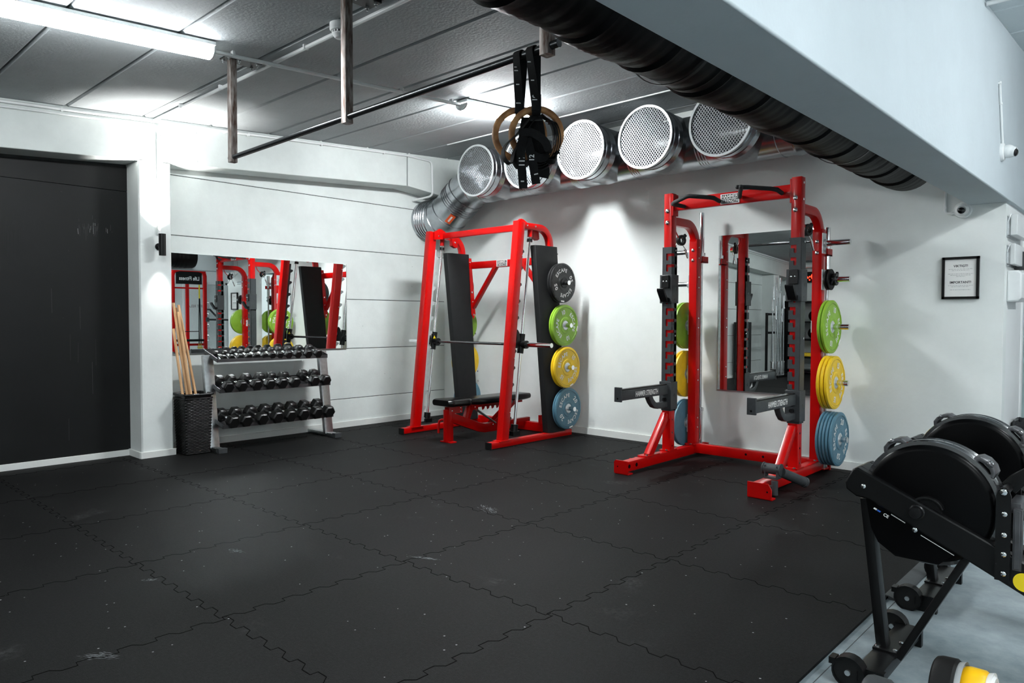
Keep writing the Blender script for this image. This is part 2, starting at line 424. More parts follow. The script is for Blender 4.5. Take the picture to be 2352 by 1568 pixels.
solo('threshold_ramp', st, 'dark_grey_paint', 'scuffed dark metal ramp strip along the edge of the rubber mats', 'ramp')

# ------------------------------------------------------------------ left wall
def panels(mb, x0, x1, y0, y1, zs, gap=.007, slope=False):
    for a, b in zip(zs[:-1], zs[1:]): mb.box(x0, x1, y0, y1, a + gap/2, b - gap/2)
wl = MB()
panels(wl, -.1, 0, -3.9, .1, [-.05, .34, .94, 1.53, 2.12, 2.71, 3.6])
panels(wl, -.1, 0, YB, -7.3, [-.05, .34, .94, 1.53, 2.12, 2.71, 3.6])
wl.box(-.14, -.012, YB, .1, -.05, 3.6, 1)
struct('wall_left', wl, ['wall_paint', 'joint_dark'], bevel=.003)
bp_ = MB().prism([(-7.4, .05), (-4.0, .05), (-4.0, 2.484), (-7.4, 2.484)], (-.05, 0, 0), (0, 1, 0), (0, 0, 1), .07)
bp_.prism([(-7.4, 2.489), (-4.0, 2.489), (-4.0, 2.716), (-7.4, 2.50)], (-.05, 0, 0), (0, 1, 0), (0, 0, 1), .07)
for y, z in ((-4.16, 2.6), (-4.14, 2.4), (-4.14, 2.1), (-4.15, 1.75), (-4.17, .3), (-4.55, 2.42), (-4.5, 1.9), (-4.55, 1.3), (-4.5, .3)): bp_.cyl((.018, y, z), (.0212, y, z), .006, 8, mi=1)
rk = random.Random(8)
def scratches(y, z, n, wy, wz, mi, lo, hi):
    for _ in range(n):
        a, b, l = y + rk.gauss(0, wy), z + rk.gauss(0, wz), rk.uniform(lo, hi); d = rk.uniform(-.004, .004); t_ = rk.uniform(.0006, .0016)
        bp_.add([(.0206, a-t_, b), (.0206, a+t_, b), (.0206, a+t_+d, b-l), (.0206, a-t_+d, b-l)], [(0, 1, 2, 3)], mi)
scratches(-4.31, 2.14, 26, .07, .025, 2, .02, .09)
scratches(-4.31, 2.14, 9, .07, .025, 3, .02, .06)
scratches(-4.95, 2.10, 22, .05, .06, 1, .08, .25)
scratches(-4.40, 1.20, 7, .12, .3, 2, .1, .3)
struct('wall_left', bp_, ['panel_black', 'black_plastic', 'scratch_grey', 'grey_text'], label='black painted panel between the columns')
cm = MB()
cm.prism([(0, 0), (.288, 0), (.30, .012), (.30, .278), (.288, .29), (0, .29)], (0, -4.008, -.01), (1, 0, 0), (0, 1, 0), 2.762)
struct('trim_1', cm, 'column_paint', label='white concrete column with a wall lamp')
struct('trim_2', MB().prism([(0, 0), (.288, 0), (.30, .012), (.30, .278), (.288, .29), (0, .29)], (0, -7.69, -.01), (1, 0, 0), (0, 1, 0), 2.52), 'column_paint')
struct('trim_3', MB().prism([(0, 0), (.288, 0), (.30, .012), (.30, .278), (.288, .29), (0, .29)], (0, -10.4, -.01), (1, 0, 0), (0, 1, 0), 2.36), 'column_paint')
bb = MB().box(-.01, .018, -3.72, 0, -.005, .07).box(-.01, .036, YB, -4.008, -.005, .055)
bb.box(.30, .318, -4.022, -3.704, -.005, .06).box(.0, .30, -4.026, -4.008, -.005, .06)
struct('baseboard_left', bb, 'trim_paint', bevel=.003)

# sloping edge beam on top of the left wall
def bz(y): return 2.933 + .0615*(y + .877)
bm_ = MB().prism([(YB, bz(YB)), (-.884, bz(-.884)), (-.884, ceil_z(-.884)+.1), (YB, ceil_z(YB)+.1)], (0, 0, 0), (0, 1, 0), (0, 0, 1), .30)
bm_.prism([(-.870, bz(-.87)), (.05, 2.845), (.05, 3.45), (-.870, ceil_z(-.87)+.1)], (0, 0, 0), (0, 1, 0), (0, 0, 1), .30)
bm_.prism([(-.89, bz(-.884)+.01), (-.865, bz(-.87)+.01), (-.865, 3.4), (-.89, 3.4)], (0, 0, 0), (0, 1, 0), (0, 0, 1), .285, mi=1)
struct('trim_4', bm_, ['beam_paint', 'joint_dark'], bevel=.006, label='sloping concrete beam along the top of the left wall')

# ------------------------------------------------------------------ back wall, recess, far walls
struct('wall_back', MB().box(-.1, XR, 0, .12, -.15, 3.6), 'back_wall_paint')
struct('baseboard_back', MB().box(.018, XR, -.018, .0, -.012, .075), 'trim_paint', bevel=.003)
struct('wall_recess', MB().box(XR-.12, XR, .12, .80, -.15, 3.6).box(XR-.12, XR, 2.0, YF, -.15, 3.6).box(XR-.12, XR, .80, 2.0, 2.16, 3.6), 'bright_paint')
dr = MB()
dr.box(XR-.09, XR+.012, .80, .87, ZC, 2.16).box(XR-.09, XR+.012, 1.93, 2.0, ZC, 2.16).box(XR-.09, XR+.012, .87, 1.93, 2.09, 2.16)
d1 = struct('door_1', dr, 'white_enamel', bevel=.004)
struct('door_glass', MB().box(XR-.05, XR-.035, .87, 1.93, ZC+.03, 2.09), 'teal_glass', parent=d1)
struct('wall_right', MB().box(XE, XE+.12, YB, .35, -.15, 3.8).box(XE, XE+.12, 2.0, YF, -.15, 3.8).box(XE, XE+.12, .35, 2.0, 2.2, 3.8).box(XE, XE+.12, .35, 2.0, -.15, .1), 'bright_paint')
w1 = MB()
for y in (.35, .9, 1.45, 1.96): w1.box(XE-.03, XE+.05, y, y+.05, .1, 2.2)
w1.box(XE-.03, XE+.05, .35, 2.01, .1, .16).box(XE-.03, XE+.05, .35, 2.01, 2.14, 2.2)
wn = struct('window_1', w1, 'white_enamel', bevel=.004)
struct('window_pane', MB().box(XE, XE+.01, .4, 1.96, .16, 2.14), 'frosted_glass', parent=wn)
struct('wall_recess', MB().box(XR-.12, XE+.12, YF, YF+.12, -.15, 3.8), 'bright_paint')
struct('wall_front', MB().box(-.1, XE+.12, YB-.12, YB, -.15, 3.8), 'wall_paint')

# long beam dividing the two rooms
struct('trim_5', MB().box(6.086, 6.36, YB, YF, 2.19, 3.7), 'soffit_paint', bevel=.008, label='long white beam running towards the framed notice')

# ------------------------------------------------------------------ ceiling of planks
def planks(x0, x1, y_end):
    mb = MB(); ys = [y for y in [-.85 + .6225*4 - .6225*k for k in range(26)] if YB - .7 < y < y_end + .7]
    for a, b in zip(ys[1:], ys[:-1]):
        a2, b2 = max(a, YB-.1) + .006, min(b, y_end) - .006
        if b2 - a2 < .02: continue
        mb.prism([(a2, ceil_z(a2)+.012), (a2+.012, ceil_z(a2)), (b2-.012, ceil_z(b2)), (b2, ceil_z(b2)+.012), (b2, ceil_z(b2)+.12), (a2, ceil_z(a2)+.12)], (x0, 0, 0), (0, 1, 0), (0, 0, 1), x1-x0)
    mb.prism([(YB-.1, ceil_z(YB)+.05), (y_end, ceil_z(y_end)+.05), (y_end, ceil_z(y_end)+.14), (YB-.1, ceil_z(YB)+.14)], (x0, 0, 0), (0, 1, 0), (0, 0, 1), x1-x0, mi=1)
    return mb
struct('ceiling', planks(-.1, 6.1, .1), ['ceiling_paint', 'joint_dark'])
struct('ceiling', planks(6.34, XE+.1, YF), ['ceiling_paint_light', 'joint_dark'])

# ------------------------------------------------------------------ ceiling lamps
def ceiling_lamp(x, y0, y1, label, w=.15, h=.085, drop=.02, es=None):
    t = thing('ceiling_lamp', label, 'lamp', (x, (y0+y1)/2, ceil_z((y0+y1)/2)), 'tube lamps on the ceiling')
    a, b = V((x, y0, ceil_z(y0)-drop)), V((x, y1, ceil_z(y1)-drop))
    up = (b - a).cross(V((-1, 0, 0))).normalized()
    sec = [(-w/2, 0)] + [(w/2*math.cos(math.radians(q)), -.015 - (h-.015)*math.sin(math.radians(-q))*-1) for q in ()] 
    dsec = [(w/2*math.cos(math.radians(q))*.94, -.022 + (h-.022)*math.sin(math.radians(q))) for q in range(180, 361, 18)]
    d = (b-a).normalized()
    obj('diffuser', MB().sweep([a + d*.012, b - d*.012], dsec, up), es or 'lamp_tube', t)
    hs = MB().sweep([a, b], rrect(w, .024, .004), up)
    for p, q in ((a, d), (b - d*.012, d)): hs.sweep([p, p + d*.012], [(w/2*math.cos(math.radians(q2)), -.02 + (h-.018)*math.sin(math.radians(q2))) for q2 in range(180, 361, 18)], up)
    for k in (.15, .85):
        m = a.lerp(b, k); hs.box(m.x-.03, m.x+.03, m.y-.02, m.y+.02, m.z, ceil_z(m.y)+.004)
    obj('housing', hs, 'white_enamel', t)
    return t
ceiling_lamp(2.57, -5.92, -4.36, 'long glowing tube lamp on the ceiling above the black panel')
ceiling_lamp(2.57, -2.10, -1.24, 'glowing tube lamp on the ceiling in front of the silver ducts', h=.075, es='lamp_near_ducts')
ceiling_lamp(2.57, -7.62, -6.06, 'added unseen tube lamp on the ceiling in line with the glowing one above the black panel', es='lamp_dim')  # added out of view to throw more light on the back wall
ceiling_lamp(2.57, -9.9, -8.4, 'tube lamp on the ceiling above the barbell stand', es='lamp_dim')
ceiling_lamp(4.75, -9.4, -7.9, 'added unseen tube lamp on the ceiling between the beams behind the camera', es='lamp_dim')  # extra lamp put in behind the camera to lift the back wall
for y in (-1.6, -5.0, -8.6):
    ceiling_lamp(8.5, y-.75, y+.75, es='lamp_bright', label= 'bright tube lamp on the pale ceiling beyond the long beam, at %s' % {-1.6: 'the far end', -5.0: 'the middle', -8.6: 'the near end'}[y])

def lights():
    for nm, z, rx, e, ang in (('wall_lamp_uplight', 2.085, PI, 80, 95), ('wall_lamp_downlight', 1.875, 0, 9, 64)):
        l = bpy.data.lights.new(nm, 'SPOT'); l.energy = e; l.spot_size = math.radians(ang); l.spot_blend = 1.0; l.shadow_soft_size = .02; l.color = (1, .98, .95)
        o = bpy.data.objects.new(nm, l); COL.objects.link(o); o.location = (.385, -3.835, z); o.rotation_euler = (rx, 0, 0)
lights()
w = bpy.data.worlds.new('world'); SC.world = w; w.use_nodes = True
w.node_tree.nodes['Background'].inputs['Color'].default_value = (.6, .65, .7, 1); w.node_tree.nodes['Background'].inputs['Strength'].default_value = .05
SC.view_settings.view_transform = 'Standard'; SC.view_settings.look = 'None'; SC.view_settings.gamma = 1; SC.view_settings.exposure = 1.52
SC.view_settings.use_curve_mapping = False

# ------------------------------------------------------------------ wall lamp, conduits, detector
t = thing('wall_lamp', 'black cylinder up and down lamp on the white column', 'lamp', (.33, -3.835, 1.98))
obj('shade', MB().lathe([(.024, .0), (.031, 0), (.031, .20), (.024, .20), (.024, .16), (.0, .16)], (.385, -3.835, 1.88), (0, 0, 1), 24).lathe([(.024, 0), (.024, .04), (0, .04)], (.385, -3.835, 1.88), (0, 0, 1), 24), 'black_satin', t)
obj('mount', MB().cyl((.30, -3.835, 1.965), (.312, -3.835, 1.965), .034, 20).cyl((.31, -3.835, 1.965), (.36, -3.835, 1.965), .012, 12), 'black_satin', t)
obj('bulb', MB().cyl((.385, -3.835, 2.036), (.385, -3.835, 2.042), .02, 16).cyl((.385, -3.835, 1.918), (.385, -3.835, 1.922), .02, 16), 'lamp_glow', t)

def clip(mb, p, d, r=.014): mb.bar(V(p) - V(d)*.008, V(p) + V(d)*.008, r*2.6, r*2.4, .003)
def conduit(path, r, label, clips=(), m='white_plastic'):
    mb = MB().pipe(path, r, 10)
    for p, d in clips: clip(mb, p, d, r)
    solo('conduit', mb, m, label, 'conduit', 'white cable conduits')
def bend(p, c, q, r=.07, n=6):
    p, c, q = V(p), V(c), V(q); a = c + (p-c).normalized()*r; b = c + (q-c).normalized()*r
    return [a.lerp(c, i/n).lerp(c.lerp(b, i/n), i/n) for i in range(n+1)]
xa = .318
e1 = (xa, -.56, ceil_z(-.56)-.06); e0 = (xa, -.56, 2.93); e2 = (.05, -.56, 2.84)
conduit([(xa, YB, ceil_z(YB)-.035), (xa, -.9, ceil_z(-.9)-.03)] + bend((xa, -.9, ceil_z(-.9)-.03), (xa, -.50, 3.29), (xa, -.48, 2.9), .06) + bend((xa, -.50, 3.2), (xa, -.485, 2.86), (.06, -.56, 2.82), .06) + [(.1, -.55, 2.83), (.02, -.56, 2.82)], .013,
        'white conduit along the top of the sloping beam, bending down beside the silver duct elbow', [((xa-.004, y, ceil_z(y)-.035), (0, 1, .06)) for y in (-4.62, -3.2, -2.95, -2.1, -1.25)])
xb = .316
conduit([(xb, YB, ceil_z(YB)-.072), (xb, -3.98, ceil_z(-3.98)-.072)] + bend((xb, -4.0, ceil_z(-4)-.072), (xb, -3.835, ceil_z(-3.835)-.072), (xb, -3.835, 2.6), .09) + [(xb, -3.835, 2.95)], .009,
        'thin white conduit curving down from the beam to the column')
solo('conduit', MB().cyl((xb, -3.835, 2.96), (xb, -3.835, 2.76), .014, 10).cyl((xb, -3.835, 2.76), (xb, -3.835, 2.08), .0135, 10), 'white_plastic', 'straight white conduit running down the column to the black wall lamp', 'conduit', 'white cable conduits')
xc = 2.553
conduit([(xc, -4.36, ceil_z(-4.36)-.045), (xc, -2.09, ceil_z(-2.09)-.045)], .014, 'white conduit on the ceiling linking the two tube lamps', [((xc, y, ceil_z(y)-.028), (0, 1, .06)) for y in (-4.2, -3.35, -2.75, -2.2)])
conduit([(6.37, -1.12, ceil_z(-1.12)-.02), (10.5, -1.12, ceil_z(-1.12)-.02)], .014, 'white conduit on the pale ceiling at the top right corner')
conduit([(.32, -3.87, ceil_z(-3.87)-.022), (6.08, -3.90, ceil_z(-3.90)-.022)], .014, 'white conduit crossing the ceiling towards the smoke detector', [((x, -3.885, ceil_z(-3.885)-.018), (1, 0, 0)) for x in (.95, 1.7, 2.95, 4.1)])
solo('cable_duct', MB().bar((1.0, -.845, ceil_z(-.845)-.004), (6.08, -.875, ceil_z(-.875)-.004), .02, .012, .002), 'white_plastic', 'thin white cable strip across the ceiling near the silver ducts', 'cable strip')
t = thing('smoke_detector', 'round white smoke detector on the ceiling behind the steel post', 'smoke detector', (3.42, -3.93, ceil_z(-3.93)))
z0 = ceil_z(-3.93)
obj('base', MB().lathe([(.062, 0), (.062, -.045), (.055, -.052), (0, -.052)], (3.42, -3.93, z0+.003), (0, 0, 1), 28), 'white_plastic', t)
obj('head', MB().lathe([(.045, 0), (.045, -.01), (.03, -.03), (0, -.033)], (3.42, -3.93, z0-.062), (0, 0, 1), 28), 'white_plastic', t)
gm = MB()
for i in range(14):
    a = 2*PI*i/14; gm.cbox((3.42+.044*math.cos(a), -3.93+.044*math.sin(a), z0-.057), .008, .008, .014)
obj('vent_ribs', gm, 'white_plastic', t); obj('chamber', MB().cyl((3.42, -3.93, z0-.05), (3.42, -3.93, z0-.063), .036, 20), 'lens_black', t)

# ------------------------------------------------------------------ pull-up bar rig
t = thing('pull_up_bar', 'long steel pull-up bar hung from the ceiling on rusty square posts', 'pull-up bar', (3.85, -4.15, 3.1))
ZB, YP = 2.436, -4.155
obj('bar', MB().cyl((2.33, -4.12, ZB), (5.41, -4.205, ZB), .0175, 16), 'pipe_black', t)
for x, y in ((2.373, -4.121), (3.833, -4.161), (5.345, -4.203)):
    zt = ceil_z(y)
    obj('post', MB().bar((x, y, ZB-.035), (x, y, zt-.008), .05, .05, .005, up=(1, 0, 0)), 'raw_steel', t)
    pl = obj('ceiling_plate', MB().box(x-.06, x+.06, y-.06, y+.20, zt-.012, zt+.008), 'black_satin', t, bevel=.002)
    bo = MB()
    for dx, dy in ((-.042, -.042), (.042, -.042), (-.042, .17), (.042, .17), (.03, .04)):
        bo.cyl((x+dx, y+dy, zt-.012), (x+dx, y+dy, zt-.035), .006, 8); bo.cyl((x+dx, y+dy, zt-.012), (x+dx, y+dy, zt-.022), .011, 6)
    pieces('bolt', bo, 'steel', pl)

# ------------------------------------------------------------------ gymnastic rings with webbing straps
RN = V((.666, -.745, 0)); RU = V((.745, .666, 0)); RW = V((0, 0, 1))
def ring_thing(label, bx, cx, cz, nums, tail):
    by = -4.12 - (bx-2.33)/3.08*.085
    t = thing('gymnastic_ring', label, 'gymnastic ring', (cx[0], cx[1], cz), 'gymnastic rings on the pull-up bar')
    c = V((cx[0], cx[1], cz))
    obj('ring', MB().torus(c, .107, .0145, RU, RW, 48, 14), 'ring_wood', t)
    top = V((bx, by, ZB)); side = V((1, -.03, 0))
    f = top + V((0, -.024, 0)); b = top + V((0, .024, 0))
    grip = c + RW*.107
    pf = [grip + RN*.02 + V((0, 0, -.01)), f.lerp(grip + RN*.02, .5), f] + [top + V((0, -.024*math.cos(a), .024*math.sin(a))) for a in (.5, 1.0, 1.57, 2.1, 2.6)] + [b, b.lerp(grip - RN*.02, .5), grip - RN*.02 + V((0, 0, -.01))]
    pf += [grip + RN*0 + V((0, 0, -.036))]
    pf = [grip + RN*0 + V((0, 0, -.036))] + pf
    obj('strap', MB().ribbon(pf, .038, .003, [RU.lerp(side, min(1, abs(i-0)/3)) if i < 4 else (side if i < 9 else RU) for i in range(len(pf))]), 'webbing', t)
    mk = MB()
    for k, s in nums:
        p = f.lerp(grip + RN*.02, k) + RN*.0035 + V((0, -.002, 0))
        if s == '|': mk.bar(p - RU*.012, p + RU*.012, .0012, .005, .0005, up=RW)
        elif s == '-': mk.bar(p - RU*.007, p + RU*.007, .0012, .005, .0005, up=RW)
        else: mk.text(s, p, RW, -RU, .030)
    obj('strap_marks', mk, 'print_white', t)
    return t, c, grip
t1, c1, g1 = ring_thing('wooden gymnastic ring nearer the beam, its strap knotted in the middle', 5.262, (5.236, -4.147), 2.105, [(.2, '|'), (.52, '-'), (.82, '10')], 0)
t2, c2, g2 = ring_thing('wooden gymnastic ring hanging partly behind the other one, left of it', 5.186, (5.166, -4.178), 2.108, [(.26, '11'), (.55, '-'), (.9, '|')], 0)
obj('buckle', MB().bar(g1 + RN*.02 + V((0, 0, -.012)), g1 + RN*.022 + V((0, 0, .055)), .042, .012, .003, up=RN).bar(g1 + RN*.018 - RU*.026 + V((0, 0, -.05)), g1 + RN*.018 + RU*.026 + V((0, 0, -.05)), .03, .022, .003, up=RW), 'black_plastic', t1)
obj('buckle', MB().bar(g2 + RN*.02 + V((0, 0, -.02)), g2 + RN*.022 + V((0, 0, .03)), .042, .012, .003, up=RN), 'black_plastic', t2)
def P2(px, py, d=0.0):
    """point of the hanging bundle: px, py in metres from the ring centre, d towards the viewer"""
    return c1 + RU*px + RW*py + RN*d
def smoothp(P, n=6):
    out = []
    for i in range(len(P)-1):
        p0, p1, p2, p3 = P[max(i-1, 0)], P[i], P[i+1], P[min(i+2, len(P)-1)]
        for k in range(n):
            s = k/n; out.append(.5*((2*p1) + (p2-p0)*s + (2*p0-5*p1+4*p2-p3)*s*s + (3*p1-p0-3*p2+p3)*s**3))
    return out + [P[-1]]
bu = MB()
bu.ribbon(smoothp([P2(-.02, .075, .02), P2(-.075, .0, .03), P2(-.135, -.06, .03), P2(-.14, -.11, .035), P2(-.11, -.135, .03), P2(-.095, -.08, .02), P2(-.05, .0, .03), P2(0, .07, .02)]), .036, .003, RN + RU*.5)
bu.ribbon(smoothp([P2(-.01, .07, .0), P2(-.06, -.03, .02), P2(-.095, -.10, .02), P2(-.075, -.15, .02), P2(-.04, -.13, .0), P2(-.03, -.03, 0), P2(.02, .06, 0)]), .036, .003, RN*.8 + RU*.6)
for k in range(4):
    e = .012*k
    bu.ribbon(smoothp([P2(.02+e, .08-e, .01), P2(.065+e*.6, .04, .0), P2(.075+e*.8, -.03, .0), P2(.055+e*.6, -.10-e*.5, .0), P2(.01, -.125-e, .01), P2(-.03, -.08-e, .01), P2(-.02, 0, .012)]), .036, .003, RN + RU*.15)
bu.ribbon(smoothp([P2(-.075, -.01, .05), P2(-.02, -.01, .06), P2(.035, -.045, .055), P2(.05, -.09, .045), P2(.02, -.115, .04), P2(-.03, -.09, .045)]), .036, .003, RW*.9 + RU*.35)
bu.ribbon(smoothp([P2(.05, -.12, .0), P2(.08, -.105, .02), P2(.088, -.09, .03), P2(.078, -.125, .035), P2(.045, -.125, .03)]), .034, .003, RN + RW*.4)
bu.ribbon(smoothp([P2(.02, -.11, -.02), P2(.035, -.15, -.02), P2(.03, -.185, -.02)]), .05, .004, RU)
bu.ribbon(smoothp([P2(-.055, -.02, .052), P2(-.066, -.08, .055), P2(-.062, -.16, .05), P2(-.055, -.245, .05)]), .037, .003, RU)
bu.ribbon(smoothp([P2(-.04, -.03, .05), P2(-.025, -.09, .048), P2(-.012, -.15, .045), P2(.0, -.225, .045)]), .037, .003, RU)
for k in range(4):
    e = .011*k; bu.ribbon(smoothp([P2(-.045+e*1.5, .07, .006+e*.3), P2(-.05+e*2, .01, .02+e*.4), P2(-.03+e*1.7, -.06, .012+e*.4), P2(-.02+e*1.6, -.115+e*.5, .012)]), .04, .003, RU + RN*.3)
obj('strap_bundle', bu, 'webbing', t1)
mk = MB().text('117', P2(-.0625, -.125, .0545), RW, -RU, .034)
for y in (-.075, -.215): mk.bar(P2(-.066, y, .0545), P2(-.052, y, .0545), .001, .005, .0004, up=RW)
mk.text('12', P2(-.02, -.112, .05), RW, -RU, .03); mk.bar(P2(-.009, -.185, .0485), P2(.008, -.181, .0485), .001, .005, .0004, up=RW)
obj('strap_marks', mk, 'print_white', t1)
# ------------------------------------------------------------------ silver ventilation duct
DY, DZ, DR = -.36, 2.955, .25
t = thing('ventilation_duct', 'silver spiral ventilation duct with mesh outlets along the back wall', 'duct', (3.0, DY, DZ))
def ribs(mb, x, n=4, pitch=.022, r=DR):
    for k in range(n): mb.lathe([(r, -.006), (r+.006, 0), (r, .006)], (x + k*pitch, DY, DZ), (1, 0, 0), 40, caps=False)
mp = MB().lathe([(DR, 0), (DR, 3.95)], (1.12, DY, DZ), (1, 0, 0), 48, caps=False)
OX = [1.50, 2.235, 2.97, 3.705, 4.44]
for x in OX:
    ribs(mp, x-.40 if x > 1.6 else 1.16, 4, .026); mp.lathe([(DR+.001, 0), (DR+.007, .004), (DR+.001, .008)], (x+.33, DY, DZ), (1, 0, 0), 40, caps=False)
obj('main_pipe', mp, 'galvanised', t)
# elbow: comes out of the left wall, then climbs to the main run in mitred pieces
ep = [V((-.02, -.33, 2.585)), V((.30, -.33, 2.585)), V((.46, -.335, 2.635)), V((.80, -.35, 2.86)), V((.97, -.36, 2.94)), V((1.13, DY, DZ))]
em = MB().sweep(ep, circ(DR-.003, 44), caps=False)
for a, b, ks in ((0, 1, (.25, .38, .51, .64, .8)), (1, 2, (.1,)), (2, 3, (.02, .52, .60, .68, .76, .97)), (4, 5, (.05,))):
    for k in ks:
        p = ep[a].lerp(ep[b], k); d = ep[b] - ep[a]; em.lathe([(DR-.004, -.007), (DR+.006, 0), (DR-.004, .007)], p, d, 44, caps=False)
el = obj('elbow', em, 'galvanised', t)
sd = (ep[3]-ep[2]).normalized(); sc_ = ep[2].lerp(ep[3], .28); nn = V((.35, -.62, -.70)); nn = (nn - sd*nn.dot(sd)).normalized()
obj('warning_sticker', MB().bar(sc_ + nn*(DR+.001) - sd*.07, sc_ + nn*(DR+.001) + sd*.07, .075, .003, .0008, up=nn).bar(sc_ + nn*(DR+.0025) - sd*.045, sc_ + nn*(DR+.0025) + sd*.045, .022, .003, .0008, up=nn, mi=1), ['sticker_orange', 'sticker_white'], el)
capm = MB().lathe([(DR+.004, -.12), (DR+.014, -.115), (DR+.006, -.10), (DR+.004, 0), (DR+.018, .004), (DR+.018, .012), (DR-.01, .012), (DR-.02, -.01), (0, -.012)], (5.02, DY, DZ), (1, 0, 0), 48)
obj('end_cap', capm, 'galvanised', t)
def grille(c, R):
    """expanded steel mesh clipped to a circle: two crossing families of strands"""
    mb = MB(); p = .0215; ang = math.radians(52)
    for fam in (1, -1):
        d = V((math.cos(ang)*fam, 0, math.sin(ang))); n = V((-math.sin(ang)*fam, 0, math.cos(ang))); k = -int(R/p)
        while k*p < R:
            o = k*p; h = math.sqrt(max(R*R - o*o, 0)); 
            if h > .01:
                a, b = c + n*o - d*h, c + n*o + d*h; w = V((n.x, 0, n.z))*.0029; tk = V((0, .0015, 0))
                mb.add([a-w-tk, a+w-tk, b+w-tk, b-w-tk, a-w+tk, a+w+tk, b+w+tk, b-w+tk], [(0, 1, 2, 3), (7, 6, 5, 4), (0, 4, 5, 1), (3, 2, 6, 7)])
            k += 1
    return mb
OR, OYF = .272, -.885
for x in OX:
    c = V((x, OYF, DZ))
    om = MB().lathe([(OR+.012, 0), (OR+.016, .004), (OR+.012, .012), (OR, .014), (OR, .06), (OR+.005, .066), (OR, .072), (OR, .14), (OR+.005, .146), (OR, .152), (OR+.005, .168), (OR, .176), (OR+.005, .192), (OR, .20), (OR+.005, .215), (OR, .222), (OR, .48), (OR-.004, .48), (OR-.004, .004), (OR+.008, 0)], c, (0, 1, 0), 48, caps=False)
    ox = obj('outlet', om, 'galvanised', t)
    obj('grille', grille(c + V((0, .008, 0)), OR-.002), 'mesh_metal', ox, smooth=False)
    obj('rim', MB().lathe([(OR-.006, -.002), (OR+.014, -.004), (OR+.016, .004), (OR-.006, .01)], c, (0, 1, 0), 48, caps=False), 'silver_paint', ox)
hw = MB()
for x in (2.72, 3.30, 4.1):
    hw.cyl((x, DY-.1, DZ+DR-.03), (x, DY-.1, ceil_z(DY)+.01), .003, 6)
obj('hanger_wires', hw, 'steel', t)

# ------------------------------------------------------------------ black wrapped duct beside the long beam
prof = []; rr = random.Random(11); y = 0.0; L_ = 10.45
while y < L_:
    lap = (y % .38) / .38
    r = .192 + .004*math.sin(y*9.1) + .010*(lap) + rr.uniform(-.002, .002) + (.002 if int(y/.019) % 2 else -.001)
    prof.append((r, y)); y += .019
prof = [(0.0, .0), (.15, 0), (.185, .012)] + prof[2:-1] + [(.18, L_), (0, L_)]
t = thing('wrapped_duct', 'thick black wrapped pipe running along the side of the long beam', 'duct', (5.872, -.85, 2.405))
obj('pipe', MB().lathe(prof, (5.872, -.85, 2.405), (0, -1, 0), 40), 'duct_wrap', t)
for y in (-2.2, -4.1, -6.0, -8.5):
    bd = MB().lathe([(.209, 0), (.211, .002), (.211, .02), (.209, .022), (.207, .011), (.209, 0)], (5.872, y, 2.405), (0, 1, 0), 40, caps=False)
    bd.cyl((5.872, y+.011, 2.6), (5.872, y+.011, ceil_z(y)-.001), .004, 6)
    obj('hanging_strap', bd, 'black_satin', t)

# ------------------------------------------------------------------ mirrors, notice, cameras
t = thing('wall_mirror', 'wide frameless mirror on the left wall behind the dumbbell rack', 'mirror', (0, -2.59, .95))
obj('glass', MB().box(.004, .010, -3.72, -1.575, .948, 1.945), 'mirror_glass', t, smooth=False)
obj('bottom_rail', MB().box(.0, .014, -3.72, -1.575, .938, .9475).box(.0, .012, -1.5755, -1.573, .938, 1.946), 'steel', t)
t = thing('wall_mirror', 'tall mirror on the back wall seen through the red half rack', 'mirror', (4.5, 0, .6))
obj('glass', MB().box(4.005, 4.985, -.012, -.006, .617, 2.112), 'mirror_glass', t, smooth=False)
obj('bottom_rail', MB().box(4.0, 4.99, -.016, 0, .605, .6165).box(4.0, 4.0045, -.013, 0, .605, 2.113), 'steel', t)
t = thing('framed_notice', 'black framed notice with printed text on the back wall', 'notice', (6.045, 0, 1.46))
fx0, fx1, fz0, fz1 = 5.918, 6.170, 1.464, 1.793
fm = MB().box(fx0, fx1, -.026, 0, fz1-.019, fz1).box(fx0, fx1, -.026, 0, fz0, fz0+.019).box(fx0, fx0+.019, -.026, 0, fz0, fz1).box(fx1-.019, fx1, -.026, 0, fz0, fz1)
obj('frame', fm, 'black_satin', t)
pp = obj('sheet', MB().box(fx0+.012, fx1-.012, -.014, -.006, fz0+.012, fz1-.012), 'paper', t)
tx = MB().text('VIKTIGT!', (6.044, -.0146, 1.722), (1, 0, 0), (0, 0, 1), .026, xs=.95).text('IMPORTANT!', (6.044, -.0146, 1.595), (1, 0, 0), (0, 0, 1), .026, xs=.95)
obj('heading', tx, 'print_dark', pp)
ln = MB(); rq = random.Random(5)
for z, w_ in ((1.698, .165), (1.688, .12), (1.661, .17), (1.650, .14), (1.640, .06), (1.570, .165), (1.560, .12), (1.536, .14)):
    x = 6.044 - w_/2
    while x < 6.044 + w_/2:
        l = rq.uniform(.006, .018); ln.box(x, min(x+l, 6.044+w_/2), -.0147, -.0142, z-.0013, z+.0013); x += l + .004
obj('small_print', ln, 'grey_text', pp)

